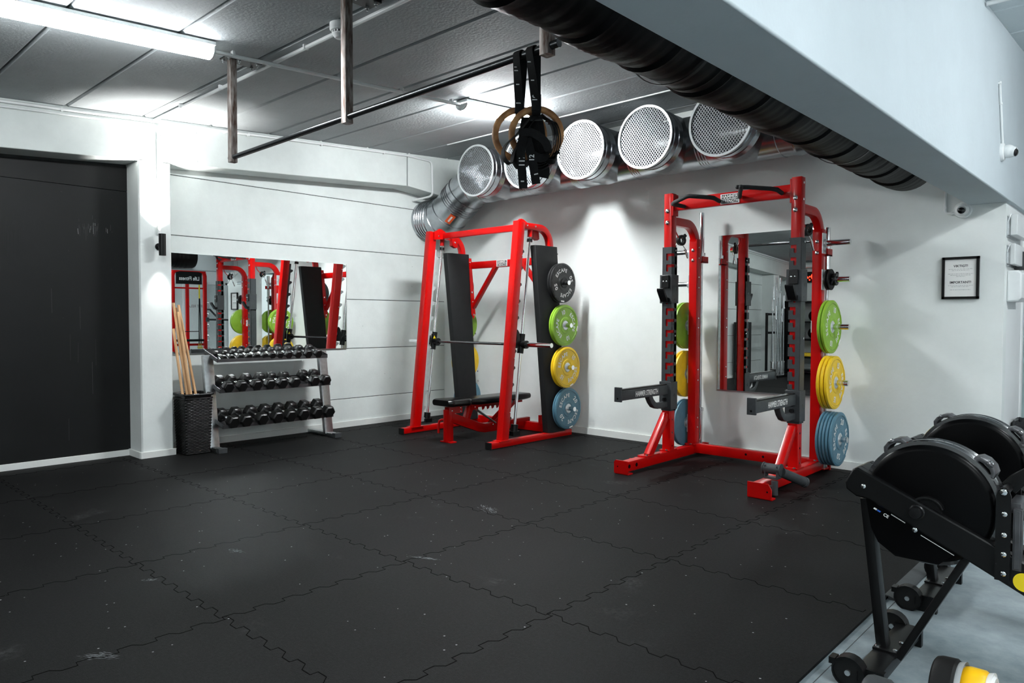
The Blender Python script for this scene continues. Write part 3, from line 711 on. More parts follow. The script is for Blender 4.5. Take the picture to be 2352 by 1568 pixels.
def dome_camera(label, c, A, look, pan):
    c, A, look = V(c), V(A).normalized(), V(look).normalized()
    t = thing('security_camera', label, 'security camera', c)
    obj('base', MB().lathe([(.062, 0), (.062, .012), (.058, .020), (.046, .022), (0, .024)], c, A, 36), 'white_plastic', t)
    e = c + A*.03
    b = obj('turret', MB().sphere(e + A*.012, .046, 24), 'white_plastic', t)
    obj('lens_window', MB().lathe([(.0, .060), (.018, .0575), (.024, .052), (.024, .03)], e + A*.012 + V((0, 0, -.006)), look, 24), 'lens_black', b)
    obj('shroud', MB().lathe([(.026, .045), (.030, .048), (.034, .040), (.038, .02)], e + A*.012, look, 28, caps=False), 'white_plastic', b)
    return t
dome_camera('white dome security camera on the back wall below the end of the long beam', (6.05, 0, 2.155), (0, -1, 0), (.12, -1, -.12), 0)
dome_camera('white turret security camera on the bright side of the long beam', (6.36, -.455, 2.479), (1, 0, 0), (.95, -.2, -.25), 0)
conduit([(5.928, -.012, 2.40)] + bend((5.928, -.012, 2.3), (5.928, -.012, 2.140), (6.0, -.012, 2.135), .03) + [(6.0, -.012, 2.135)], .0095, 'short white conduit elbow feeding the dome camera on the back wall', [((5.928, -.012, 2.185), (0, 0, 1)), ((5.975, -.012, 2.137), (1, 0, 0))])
conduit([(6.369, -.62, 2.93), (6.369, -.46, 2.53)], .008, 'straight white conduit above the camera on the bright side of the long beam', [((6.368, -.615, 2.92), (0, .4, 1)), ((6.368, -.56, 2.79), (0, .4, 1))])

# ------------------------------------------------------------------ things on the short wall beyond the corner
def flag_box(z, x1, lab):
    t = thing('wall_sign_box', lab, 'wall box', (6.33, .35, z), 'white boxes on the short wall')
    obj('box', MB().prism([(6.352, .06), (x1, .05), (x1, .62), (6.352, .62)], (0, 0, z-.075), (1, 0, 0), (0, 1, 0), .155), 'white_enamel', t, bevel=.003)
    obj('bracket', MB().box(6.33, 6.335, .04, .60, z-.09, z+.07).box(6.33, 6.352, .035, .045, z-.09, z-.08).box(6.335, 6.35, .07, .6, z-.07, z+.06).bar((6.336, .04, z+.02), (6.356, .045, z+.085), .004, .006, .001), 'steel', t)
flag_box(2.02, 6.395, 'upper white box with a steel bracket on the short wall')
flag_box(1.80, 6.385, 'lower white box with a steel bracket on the short wall')
t = thing('paper_dispenser', 'large white dispenser on the short wall above the bin', 'dispenser', (6.33, .3, 1.45))
obj('body', MB().prism([(6.3295, 0), (6.40, .004), (6.425, .03), (6.425, .22), (6.40, .24), (6.3295, .24)], (0, .10, 1.44), (1, 0, 0), (0, 0, 1), -.36), 'white_plastic', t, bevel=.012)
t = thing('soap_dispenser', 'dark grey rounded dispenser above the large white one', 'dispenser', (6.33, .45, 1.7))
obj('body', MB().prism([(6.332, 0), (6.41, 0), (6.42, .02), (6.42, .10), (6.405, .135), (6.37, .15), (6.332, .15)], (0, .40, 1.70), (1, 0, 0), (0, 0, 1), -.13), 'dark_grey_paint', t, bevel=.006)
obj('lever', MB().box(6.38, 6.424, .41, .52, 1.745, 1.752), 'black_plastic', t)
t = thing('waste_bin', 'dark waste bin with a black bag by the short wall', 'bin', (6.50, .50, ZC))
obj('body', MB().sweep([(6.50, .50, ZC), (6.50, .50, .46)], rrect(.26, .26, .04, 4), up=(0, 1, 0), scale=[.85, 1.05]), 'dark_grey_paint', t)
bg = MB(); rb = random.Random(2); prev = None
for s_, z in ((1.07, .36), (1.10, .42), (1.09, .47), (1.06, .51), (1.0, .515), (.9, .47), (.85, .40)):
    pass
bgp = [(1.075, .33), (1.10, .36), (1.085, .40), (1.10, .44), (1.09, .485), (1.05, .50), (.98, .485), (.93, .42), (.9, .30)]
N_ = 40; sec = rrect(.28, .28, .05, 9)
vs = []
for s_, z in bgp:
    for i, (p, q) in enumerate(sec): 
        k = s_*(1 + .012*math.sin(i*2.3 + z*40) + rb.uniform(-.012, .012)); vs.append((6.50 + p*k, .50 + q*k, z + rb.uniform(-.006, .006)))
n_ = len(sec); bg.add(vs, [(r*n_+i, r*n_+(i+1) % n_, (r+1)*n_+(i+1) % n_, (r+1)*n_+i) for r in range(len(bgp)-1) for i in range(n_)])
obj('bag', bg, 'bag_black', t)
# ------------------------------------------------------------------ bumper plates
def plate_proto(name, m, num, R, T, black=False, small=False):
    """local: axis +X, inner face x=0, outer face x=T"""
    t = thing(name, '', 'weight plate', (0, 0, 0))
    g = .006
    pr = [(.052, 0), (R-.012, 0), (R, .006), (R, T-.006), (R-.012, T), (R*.86, T), (R*.855, T-.003), (R*.40, T-.003), (R*.385, T+.001), (R*.30, T+.001), (R*.29, T-.002), (.052, T-.002)]
    d = MB().lathe(pr, (0, 0, 0), (1, 0, 0), 56, caps=False)
    d.lathe([(R*.875, T+.0012), (R*.868, T+.0012)], (0, 0, 0), (1, 0, 0), 56, caps=False, mi=1)
    if not small:
        for q in range(3):                       # raised corner tabs on the rim
            a0 = 40 + 120*q
            d.lathe([(R*.905, T), (R*.905, T+.002), (R-.014, T+.002), (R-.012, T)], (0, 0, 0), (1, 0, 0), 8, caps=False, arc=(a0, a0+34))
    obj('disc', d, [m, 'plate_black'], t)
    obj('hub', MB().lathe([(.0255, T+.002), (R*.20 if not small else .03, T+.002), (R*.23 if not small else .034, T-.003), (R*.23 if not small else .034, .002), (.0255, .002), (.0255, T+.002)], (0, 0, 0), (1, 0, 0), 36, caps=False), 'silver_paint' if not black else 'black_satin', t)
    if num:
        tx = MB(); U, W = V((0, 1, 0)), V((0, 0, 1)); O = V((T+.0004, 0, 0)) ; s = R*.255
        for a, wd in ((135, 'ESCAPE'), (-45, 'ESCAPE')): tx.arctext(wd, O, U, W, R*.65, a, s, gap=.13)
        for a in (45, -135): tx.arctext(num, O, U, W, R*.65, a, s*1.2, gap=.13)
        obj('lettering', tx, 'print_white', t)
        tb = MB()
        for a in (-70,):
            rd = V((0, math.cos(math.radians(a)), math.sin(math.radians(a)))); tg = V((0, -rd.z, rd.y)); c = O + rd*R*.93
            tb.bar(c - tg*.028, c + tg*.028, .014, .001, .0003, up=(1, 0, 0))
        obj('rim_mark', tb, 'print_white', t)
    if black and not small:
        hm = MB()
        for i in range(20):
            a = 2*PI*i/20; p = V((T-.0005, R*.91*math.cos(a), R*.91*math.sin(a))); hm.cyl(p, p + V((.0012, 0, 0)), .0075, 10)
        obj('rim_holes', hm, 'lens_black', t)
    return t
PT = {'green': ('plate_green', '10', .223, .028), 'yellow': ('plate_yellow', '15', .223, .030), 'blue': ('plate_blue', '20', .225, .025), 'black': ('plate_black', '05', .212, .030)}
protos = {}
def put_plate(kind, x, y, z, sgn, ang, label, group):
    """sgn +1: outer face looks to +X"""
    rot = (math.radians(ang), 0, 0 if sgn > 0 else PI)
    if kind not in protos:
        m, n, R, T = PT[kind]; p = plate_proto('bumper_plate' if kind != 'black' else 'rubber_plate', m, n, R, T, black=kind == 'black'); protos[kind] = p
        p.location = (x, y, z); p.rotation_euler = rot; p['label'] = label; p['group'] = group; return p
    return dup(protos[kind], (x, y, z), rot, label, group)
def stack(kind, n, x, y, z, sgn, angs, where, group):
    T = PT[kind][3]; num = {'green': '10', 'yellow': '15', 'blue': '20', 'black': '05'}[kind]
    onm = {0: 'outermost'}
    word = ['outermost', 'second from outside', 'third from outside', 'fourth from outside', 'fifth from outside']
    for k in range(n):
        o = n - 1 - k
        lab = ('%s %s plate marked %s on %s' % ('single' if n == 1 else word[o], kind, num, where)) if o == 0 else ('%s %s plate of the stack on %s' % (word[o], kind, where))
        put_plate(kind, x + sgn*(T+.0015)*k, y, z, sgn, angs[o % len(angs)], lab, group)

def collar_mb(c, A, r=.028):
    c, A = V(c), V(A); mb = MB().lathe([(r, 0), (r+.022, 0), (r+.024, .005), (r+.024, .03), (r+.02, .035), (r, .035), (r, 0)], c, A, 20, caps=False)
    u = A.orthogonal().normalized(); w = A.cross(u)
    mb.bar(c + A*.018 + u*(r+.015), c + A*.018 + u*(r+.05), .03, .02, .004, up=A)
    return mb

# ------------------------------------------------------------------ Smith machine
SX = (.935, 2.31)
t = thing('smith_machine', 'red Smith machine with plates and a bench inside near the corner', 'smith machine', (1.62, -.85, 0))
def rod(y0, z0, y1, z1, z): k = (z - z0)/(z1 - z0); return y0 + (y1-y0)*k
for i, x in enumerate(SX):
    sg = -1 if i == 0 else 1; ins = -sg
    ft = obj('foot', MB().bar((x, -1.485, .040), (x, -.20, .040), .075, .062, .004), 'red_paint', t)
    obj('foot_cap', MB().box(x-.039, x+.039, -1.492, -1.478, .004, .072).box(x-.034, x+.034, -1.485, -.2, .0, .0105), 'black_rubber', ft)
    up = obj('upright', MB().sweep([(x, -1.285, .068), (x, -1.04, 2.30)], rrect(.082, .10, .006), up=(0, 1, 0)).box(x-.055, x+.055, -1.37, -1.20, .069, .076), 'red_paint', t)
    ar = [V((x, -1.0, 2.262)), V((x, -.80, 2.262))] + arc_pts((x, -.735, 2.085), .177, 90, 5, 8, u=(0, 1, 0)) + [V((x, -.555, 2.04))]
    obj('top_arm', MB().sweep(ar, rrect(.062, .068, .006), up=(0, 0, 1)), 'red_paint', t)
    pk = MB()
    pk.prism([(-1.05, 2.21), (-.86, 2.23), (-.86, 2.30), (-.93, 2.335), (-.97, 2.34), (-1.0, 2.32), (-1.05, 2.30)], (x+ins*.035, 0, 0), (0, 1, 0), (0, 0, 1), ins*.03)
    pk.prism([(-.78, 2.245), (-.70, 2.235), (-.69, 2.15), (-.72, 2.135), (-.78, 2.16)], (x+ins*.028, 0, 0), (0, 1, 0), (0, 0, 1), ins*.045)
    pk.cyl((x, -.872, 2.245), (x, -.877, 2.155), .026, 16)
    obj('pulley_bracket', pk, 'red_paint', t)
    # tower of folded sheet metal, leaning forward at the top
    W2 = .062
    tw = [(-.826, 2.075), (-.51, 2.075), (-.345, .075), (-.612, .075)]
    sec = MB()
    ts = [(-.665, 2.075, .165), (-.478, .073, .135)]
    vs = []
    for yc, z, hh in ts:
        for dx, dy in ((-W2*.55, -hh), (W2*.55, -hh), (W2, -hh*.62), (W2, hh), (-W2, hh), (-W2, -hh*.62)): vs.append((x + dx, yc + dy, z))
    sec.add(vs, [(0, 1, 7, 6), (1, 2, 8, 7), (2, 3, 9, 8), (3, 4, 10, 9), (4, 5, 11, 10), (5, 0, 6, 11), (5, 4, 3, 2, 1, 0), (6, 7, 8, 9, 10, 11)])
    twr = obj('shroud', sec, 'charcoal_shroud', t, bevel=.003)
    rp = MB().sweep([(x, -.478+.135+.012, .07), (x, -.665+.165+.012, 2.06)], rrect(.06, .024, .004), up=(0, 1, 0))
    obj('rear_post', rp, 'red_paint', t)
    sp = MB().prism([(-.505, 2.03), (-.465, 2.03), (-.395, 1.36), (-.425, 1.30), (-.46, 1.36)], (x + ins*W2, 0, 0), (0, 1, 0), (0, 0, 1), ins*.008)
    obj('side_plate', sp, 'red_paint', t)
    bo = MB()
    for y, z in ((-.488, 1.98), (-.455, 1.62), (-.445, 1.50), (-.425, 1.35), (-.392, 1.12), (-.383, 1.0), (-.352, .66), (-.345, .54), (-.32, .30)):
        bolt(bo, (x + ins*(W2+.006), y, z), (ins, 0, 0), .012, .009)
        bolt(bo, (x + sg*W2, y, z+.02), (sg, 0, 0), .009, .006)
    bolt(bo, (x + ins*.065, -.905, 2.285), (ins, 0, 0), .011); bolt(bo, (x + ins*.065, -.98, 2.255), (ins, 0, 0), .011); bolt(bo, (x + ins*.073, -.735, 2.2), (ins, 0, 0), .011)
    bolt(bo, (x + sg*.031, -.95, 2.27), (sg, 0, 0), .011); bolt(bo, (x + sg*.031, -.82, 2.27), (sg, 0, 0), .011)
    for z in (.35, .9, 1.45, 1.95): bolt(bo, (x + sg*.041, -1.285 + .245*z/2.23 + .03, z), (sg, 0, 0), .007)
    pieces('bolt', bo, 'chrome', t)
    gx = x + ins*.006
    gd = MB().cyl((x, -1.115, .11), (x, -.872, 2.17), .0155, 16)
    obj('guide_rod', gd, 'chrome', t)
    pieces('guide_collar', MB().cyl((x, -1.103, .215), (x, -1.118, .105), .038, 16).cyl((x, -.880, 2.105), (x, -.876, 2.135), .03, 16).box(x-.045, x+.045, -1.17, -1.07, .105, .15), 'black_satin', t)
    # saw-tooth catch plate on the back of the upright
    tp = [(-.028, .12), (-.028, 2.10)]; teeth = [(.02, 2.10)]
    z = 2.02
    while z > .30:
        teeth += [(.02, z), (.052, z-.005), (.062, z-.03), (.052, z-.028), (.04, z-.045), (.024, z-.05), (.02, z-.09), (.022, z-.128)]; z -= .172
    teeth += [(.05, .16), (.05, .12)]
    poly = [(a - 1.285 + .245*(b-.07)/2.23 + .066, b) for a, b in tp + teeth]
    obj('catch_plate', MB().prism(poly, (x + ins*.012, 0, 0), (0, 1, 0), (0, 0, 1), ins*.008), 'silver_paint' if i == 0 else 'dark_grey_paint', t)
    for z, col in ((.325, 'blue'), (.777, 'yellow'), (1.232, 'green'), (1.687, 'black')):
        y = -.375 - (z-.325)*.072
        if z > 1.6: y -= .01
        obj('weight_peg', MB().cyl((x + sg*.055, y, z), (x + sg*.215, y, z), .025, 20).cyl((x + sg*.055, y, z), (x + sg*.078, y, z), .045, 20), 'chrome', t)
mx0, mx1 = SX
obj('top_crossbar', MB().bar((mx0+.03, -.90, 2.262), (mx1-.03, -.90, 2.262), .05, .068, .005), 'red_paint', t)
lc = obj('rear_crossbar', MB().bar((mx0, -.445, 1.945), (mx1, -.445, 1.945), .05, .082, .005), 'red_paint', t)
obj('brand_plaque', MB().box(1.435, 1.605, -.474, -.470, 1.912, 1.985).box(1.445, 1.595, -.475, -.473, 1.951, 1.978, 1).box(1.445, 1.595, -.475, -.473, 1.917, 1.946, 1).text('HAMMER', (1.52, -.4757, 1.9645), (1, 0, 0), (0, 0, 1), .033).text('STRENGTH', (1.52, -.4757, 1.9315), (1, 0, 0), (0, 0, 1), .029), ['print_white', 'black_satin'], lc)
for sg, x in ((1, mx0), (-1, mx1)):
    obj('brace', MB().bar((x + sg*.06, -.42, 1.44), (x + sg*.48, -.445, 1.93), .045, .055, .004, up=(0, 1, 0)), 'red_paint', t)
obj('floor_crossbar', MB().bar((mx0, -.245, .055), (mx1, -.245, .055), .07, .10, .005), 'red_paint', t)
hk = MB().box(1.95, 1.975, -.31, -.27, .1, .2).box(2.02, 2.045, -.31, -.27, .1, .2)
obj('band_bracket', hk, 'red_paint', t)
byz = (-1.10, 1.035)
bb_ = obj('smith_bar', MB().cyl((.98, byz[0]+.1, 1.035), (2.27, byz[0]+.1, 1.035), .0145, 16), 'pipe_black', t)
obj('bar_sleeve', MB().cyl((.51, -1.0, 1.035), (.90, -1.0, 1.035), .0245, 20).cyl((2.36, -1.0, 1.035), (2.715, -1.0, 1.035), .0245, 20), 'chrome', bb_)
for x, sg in ((mx0, -1), (mx1, 1)):
    ca = obj('carriage', MB().cyl((x, -1.022, .945), (x, -.992, 1.145), .034, 18).cyl((x-.05, -1.0, 1.035), (x+.075, -1.0, 1.035), .042, 18), 'black_satin', t)
    obj('hook', MB().prism([(-1.12, 1.00), (-1.06, 1.0), (-1.045, 1.08), (-1.06, 1.16), (-1.085, 1.19), (-1.10, 1.17), (-1.095, 1.09), (-1.12, 1.05)], (x + sg*.025, 0, 0), (0, 1, 0), (0, 0, 1), -sg*.02), 'black_satin', ca)
    obj('warning_sticker', MB().prism([(-1.045, 1.072), (-1.005, 1.072), (-1.025, 1.107)], (x - sg*.0345, -.0, 0), (0, 1, 0), (0, 0, 1), -sg*.001), 'sticker_yellow', ca)
sgp = 'plates on the Smith machine pegs'
for (x, sg, side, nb) in ((mx1, 1, 'right side of the Smith machine', 2), (mx0, -1, 'left side of the Smith machine', 1)):
    for z, col, n, angs in ((1.687, 'black', nb, (-25, 40)), (1.232, 'green', 2 if sg > 0 else 1, (60, 0)), (.777, 'yellow', 2 if sg > 0 else 1, (0, 70)), (.325, 'blue', 2 if sg > 0 else 1, (-8, 30))):
        y = -.375 - (z-.325)*.072 - (.01 if z > 1.6 else 0)
        stack(col, n, x + sg*.080, y, z, sg, angs, side, sgp)

# ------------------------------------------------------------------ adjustable bench
t = thing('weight_bench', 'red adjustable bench with black pads inside the Smith machine', 'bench', (1.68, -.95, 0))
bx = 1.68
def pad(y0, y1, z0, z1, w, h, wf=None, n=14):
    mb = MB(); P = []; S = []
    for i in range(n+1):
        k = i/n; P.append((bx, y0 + (y1-y0)*k, z0 + (z1-z0)*k + h/2))
        e = min(k, 1-k)*n/2.2; S.append(1 if e >= 1 else .80 + .20*math.sin(e*PI/2))
    vs = []; sec = rrect(w, h, h*.42, 5); k = len(sec)
    for i, p in enumerate(P):
        wk = (wf(i/n) if wf else 1)
        for a, b in sec: vs.append((p[0] + a*S[i]*wk, p[1], p[2] + b*S[i]))
    fs = [(i*k+q, i*k+(q+1) % k, i*k+k+(q+1) % k, i*k+k+q) for i in range(n) for q in range(k)] + [tuple(range(k-1, -1, -1)), tuple(n*k+q for q in range(k))]
    return mb.add(vs, fs)
obj('seat_pad', pad(-1.56, -1.20, .385, .375, .30, .075, lambda k: 1.06 - .22*k), 'black_leather', t)
obj('back_pad', pad(-1.195, -.26, .372, .372, .26, .075, lambda k: .92 + .14*min(1, k*2.5)), 'black_leather', t)
obj('front_post', MB().bar((bx, -1.45, .01), (bx, -1.45, .345), .05, .10, .004, up=(0, 1, 0)).box(bx-.085, bx+.085, -1.49, -1.41, 0, .012), 'red_paint', t)
obj('main_beam', MB().sweep([(bx, -1.42, .26), (bx, -1.02, .115), (bx, -.93, .095), (bx, -.18, .095)], rrect(.055, .10, .006)), 'red_paint', t)
obj('rear_foot', MB().bar((bx-.22, -.20, .045), (bx+.22, -.20, .045), .06, .07, .005), 'red_paint', t)
for s in (-1, 1): obj('wheel', MB().cyl((bx + s*.225, -.20, .04), (bx + s*.25, -.20, .04), .039, 20), 'black_rubber', t)
obj('support_post', MB().bar((bx, -1.23, .14), (bx, -1.13, .36), .05, .075, .004, up=(0, 1, 0)), 'red_paint', t)
pieces('seat_bracket', MB().box(bx-.035, bx+.035, -1.47, -1.28, .30, .37).box(bx-.04, bx+.04, -1.15, -1.05, .315, .372), 'red_paint', t)
obj('back_rail', MB().box(bx-.03, bx+.03, -1.10, -.32, .335, .372).prism([(-1.0, .335)] + [q for k in range(7) for q in ((-.98+k*.075, .335), (-.97+k*.075, .30), (-.945+k*.075, .312), (-.935+k*.075, .335))] + [(-.42, .335), (-.42, .345), (-1.0, .345)], (bx+.022, 0, 0), (0, 1, 0), (0, 0, 1), .008), 'red_paint', t)
for s in (-1, 1): obj('back_strut', MB().bar((bx + s*.038, -.82, .12), (bx + s*.038, -.47, .345), .012, .05, .003, up=(0, 1, 0)), 'red_paint', t)
obj('gas_strut', MB().cyl((bx+.055, -1.09, .315), (bx+.05, -.86, .185), .013, 12).cyl((bx+.05, -.86, .185), (bx+.046, -.78, .14), .008, 10), 'steel', t)
obj('handle', MB().pipe([(bx-.028, -1.46, .23), (bx-.07, -1.48, .235), (bx-.095, -1.49, .22), (bx-.105, -1.495, .18), (bx-.105, -1.495, .09)], .0125, 12), 'red_paint', t)
bo = MB()
for y, z in ((-1.43, .33), (-1.31, .315), (-1.31, .355), (-1.10, .345), (-.82, .125)): bolt(bo, (bx+.042 if y > -1.2 else bx+.036, y, z), (1, 0, 0), .009)
pieces('bolt', bo, 'chrome', t)
# ------------------------------------------------------------------ half rack
RX = (3.905, 5.06); FY = -.76; RY = -.30           # upright centres
t = thing('half_rack', 'large red half rack with grey uprights, spotter arms and plates by the tall mirror', 'power rack', (4.48, -.6, 0))
hr = t
for i, x in enumerate(RX):
    ins = 1 if i == 0 else -1; out = -ins
    ft = obj('foot', MB().bar((x, -1.50, .060), (x, -.12, .060), .075, .085, .005), 'red_paint', t)
    fp = MB()
    if i == 0:
        fp.prism([(-.066, .0), (.066, .0), (.066, .11), (-.05, .11), (-.066, .095)], (x, -1.512, .008), (1, 0, 0), (0, 0, 1), .012)
        fp.box(x-.066, x+.066, -1.512, -1.44, .0, .011)
        for y in (-1.30, -1.22, -1.14): obj('band_knob', MB().cyl((x-.036, y, .088), (x-.058, y, .088), .012, 12), 'red_paint', ft)
    else:
        fp.prism([(-.045, .0), (.135, .0), (.135, .07), (.11, .11), (-.045, .11)], (x, -1.512, .008), (1, 0, 0), (0, 0, 1), .012)
        fp.box(x-.045, x+.135, -1.512, -1.45, .0, .011)
    fpo = obj('front_plate', fp, 'red_paint', ft)
    hl = MB().cyl((x+ins*.0385, -1.45, .062), (x+ins*.0388, -1.45, .062), .017, 16).cyl((x+ins*.0385, -1.34, .062), (x+ins*.0388, -1.34, .062), .017, 16).cyl((x-.03, -1.5243, .065), (x-.03, -1.5246, .065), .006, 10)
    if i == 1: hl = MB().cyl((x+.105, -1.5243, .06), (x+.105, -1.5246, .06), .007, 10)
    obj('holes', hl, 'lens_black', ft)
    for z, y in ((.012, -.10),): obj('end_plate', MB().box(x-.06, x+.06, y-.03, y+.0, .0, .10), 'red_paint', ft)
    obj('front_upright', MB().bar((x, FY, .105), (x, FY, 2.43), .08, .08, .004, up=(0, 1, 0)).box(x-.05, x+.05, FY-.07, FY+.07, .103, .115), 'red_paint', t)
    obj('rear_upright', MB().bar((x, RY, .105), (x, RY, 2.06), .08, .08, .004, up=(0, 1, 0)).box(x-.05, x+.05, RY-.07, RY+.07, .103, .115), 'red_paint', t)
    ar = [V((x, FY+.03, 2.19)), V((x, -.52, 2.19))] + arc_pts((x, -.48, 2.01), .18, 90, 0, 9, u=(0, 1, 0)) + [V((x, -.30, 1.96))]
    obj('top_arm', MB().sweep(ar, rrect(.062, .075, .006)), 'red_paint', t)
    obj('diagonal_brace', MB().bar((x, -1.10, .10), (x, -.815, .435), .06, .065, .004, up=(0, 1, 0)).box(x-.045, x+.045, -1.20, -.98, .103, .113).box(x-.038, x+.038, -.812, -.80, .40, .47), 'red_paint', t)
    # grey sleeve with hook slots open towards the middle of the rack
    z0, z1 = .47, 1.95; xa_, xb_ = x + out*.047, x + ins*.047
    poly = [(out*.047, z0), (ins*.047, z0)]; n = 14; pitch = (z1-z0-.10)/n; vx = .034*1
    for k in range(n):
        zt = z0 + .08 + pitch*k + .062
        poly += [(ins*.047, zt-.026), (ins*.012, zt-.026), (ins*.012, zt-.058), (ins*.006, zt-.065), (-ins*.004, zt-.065), (-ins*.010, zt-.058), (-ins*.010, zt-.004), (-ins*.006, zt), (ins*.047, zt)]
    poly += [(ins*.047, z1), (out*.047, z1)]
    sl = MB().prism(poly, (x, FY-.049, 0), (1, 0, 0), (0, 0, 1), -.007)
    sl.box(min(xa_, xa_+out*-.006), max(xa_, xa_-out*.006), FY-.05, FY+.05, z0, z1)
    for k in range(n+1):
        zb = z0 if k == 0 else z0 + .08 + pitch*(k-1) + .062
        zt = z1 if k == n else z0 + .08 + pitch*k + .062 - .026
        sl.box(min(xb_, xb_-ins*.006), max(xb_, xb_-ins*.006), FY-.05, FY+.047, zb, zt)
    sl.box(min(xb_, xb_-ins*.006), max(xb_, xb_-ins*.006), FY+.005, FY+.047, z0, z1)
    s_o = obj('slotted_sleeve', sl, 'dark_grey_paint', t)
    # bar holder
    jc = MB().box(x-.058, x+.058, FY-.066, FY-.058, 1.445, 1.70).box(x+out*.058-.004, x+out*.058+.004, FY-.066, FY+.05, 1.445, 1.70).box(x+ins*.058-.004, x+ins*.058+.004, FY-.066, FY+.05, 1.445, 1.70)
    j = obj('bar_holder', jc, 'dark_grey_paint', t, bevel=.002)
    tx0 = x - .052 if i == 0 else x - .03
    obj('tongue', MB().prism([(-.066, 1.455), (-.10, 1.455), (-.165, 1.555), (-.165, 1.575), (-.15, 1.578), (-.095, 1.495), (-.066, 1.495)], (x-.035, FY, 0), (0, 1, 0), (0, 0, 1), .07), 'black_plastic', j, bevel=.003)
    obj('pad', MB().box(x-.038, x+.036, FY-.082, FY-.066, 1.58, 1.695), 'black_plastic', j, bevel=.004)
    bl = MB()
    for dx in (-.016, .016): bolt(bl, (x+dx, FY-.082, 1.64), (0, -1, 0), .008, .004)
    pieces('bolt', bl, 'chrome', j)
    hl = MB().cyl((x+.0622, FY+.0, 1.575), (x+.0626, FY+.0, 1.575), .017, 4)
    for z in (1.48, 1.665): hl.cyl((x+.0622, FY-.02, z), (x+.0626, FY-.02, z), .004, 8)
    obj('holes', hl, 'lens_black', j)
    # spotter arm
    sa = MB().box(x-.056, x+.056, FY-.064, FY-.056, .485, .735).box(x+out*.056-.004, x+out*.056+.004, FY-.064, FY+.05, .485, .735).box(x+ins*.056-.004, x+ins*.056+.004, FY-.064, FY+.05, .485, .735)
    so = obj('spotter_arm', sa, 'dark_grey_paint', t, bevel=.002)
    obj('beam', MB().bar((x, FY-.06, .665), (x, -1.56, .665), .058, .085, .004), 'dark_grey_paint', so)
    obj('end_stop', MB().box(x-.034, x+.034, -1.575, -1.555, .612, .735), 'dark_grey_paint', so, bevel=.003)
    obj('rubber_strip', MB().box(x-.022, x+.022, -1.55, FY-.07, .7065, .716), 'black_rubber', so)
    obj('brace', MB().sweep([(x, FY-.06, .53), (x, -.98, .53), (x, -1.03, .545), (x, -1.07, .58), (x, -1.105, .63)], rrect(.05, .052, .006)), 'dark_grey_paint', so)
    wm = MB(); 
    wm.text('HAMMER STRENGTH', (x+.0296, -1.17, .665), (0, 1, 0), (0, 0, 1), .062, xs=.62)
    obj('lettering', wm, 'print_white', so)
    obj('holes', MB().cyl((x+.0602, FY, .61), (x+.0606, FY, .61), .02, 4).cyl((x, -1.5752, .64), (x, -1.5756, .64), .008, 10), 'lens_black', so)
    obj('pin_knob', MB().cyl((x, FY-.064, .575), (x, FY-.09, .575), .017, 14), 'black_plastic', so)
    # bolts
    b = MB()
    for z in (2.17, 2.265) if i == 1 else (2.17, 2.275): bolt(b, (x-.005, FY-.04, z), (0, -1, 0), .019, .010)
    for z in (1.955, 1.86): bolt(b, (x, RY-.04, z), (0, -1, 0), .016, .009)
    for z in (2.385, 2.255): bolt(b, (x+.04, FY, z), (1, 0, 0), .011, .008)
    for z in (1.92, 1.55, 1.15, .64): bolt(b, (x+.0475, FY+.02, z), (1, 0, 0), .009, .006)
    for z in (1.98, 1.88, 1.70, 1.60, 1.31, 1.22, .82, .72, .36, .27): bolt(b, (x+.04, RY, z), (1, 0, 0), .009, .007); bolt(b, (x-.04, RY, z), (-1, 0, 0), .009, .007)
    for y, z in ((-1.17, .114), (-.84, .116), (-.40, .116)): bolt(b, (x+.03, y, z), (0, 0, 1), .012, .009)
    bolt(b, (x, -.815, .445), (0, -1, 0), .010, .007)
    pieces('bolt', b, 'chrome', t)
    obj('holes', MB().cyl((x+.0402, FY, .15), (x+.0405, FY, .15), .009, 10).cyl((x+.0402, FY, .27), (x+.0405, FY, .27), .009, 10).cyl((x+.0402, FY, .39), (x+.0405, FY, .39), .009, 10), 'lens_black', t)
    for z in (1.94, 1.635, 1.24, .775, .305):
        pg = obj('weight_peg', MB().cyl((x+out*.046, RY, z), (x+out*.255, RY, z), .0245, 20).lathe([(.02, 0), (.012, .003), (0, .003)], (x+out*.255, RY, z), (out, 0, 0), 16), 'chrome', t)
        obj('peg_plate', MB().box(min(x+out*.04, x+out*.047), max(x+out*.04, x+out*.047), RY-.04, RY+.04, z-.085, z+.085).cyl((x+out*.046, RY, z), (x+out*.066, RY, z), .036, 18), 'silver_paint', pg)
    obj('bar_cradle', MB().box(x-.02, x+.06, RY+.04, RY+.15, 1.84, 1.85).box(x+.05, x+.06, RY+.04, RY+.15, 1.84, 1.90).box(x-.02, x+.06, RY+.04, RY+.15, .02, .03), 'red_paint', t)
    obj('storage_hook', MB().pipe([(x+.0, -.685, 2.155), (x, -.66, 2.10), (x, -.61, 2.05), (x, -.555, 2.052)], .006, 8), 'red_paint', t)
cb = obj('pull_up_crossbar', MB().bar((RX[0]+.04, -.755, 2.328), (RX[1]-.04, -.755, 2.328), .05, .105, .005).box(RX[0]+.04, RX[0]+.052, -.80, -.71, 2.23, 2.42).box(RX[1]-.052, RX[1]-.04, -.80, -.71, 2.23, 2.42), 'red_paint', t)
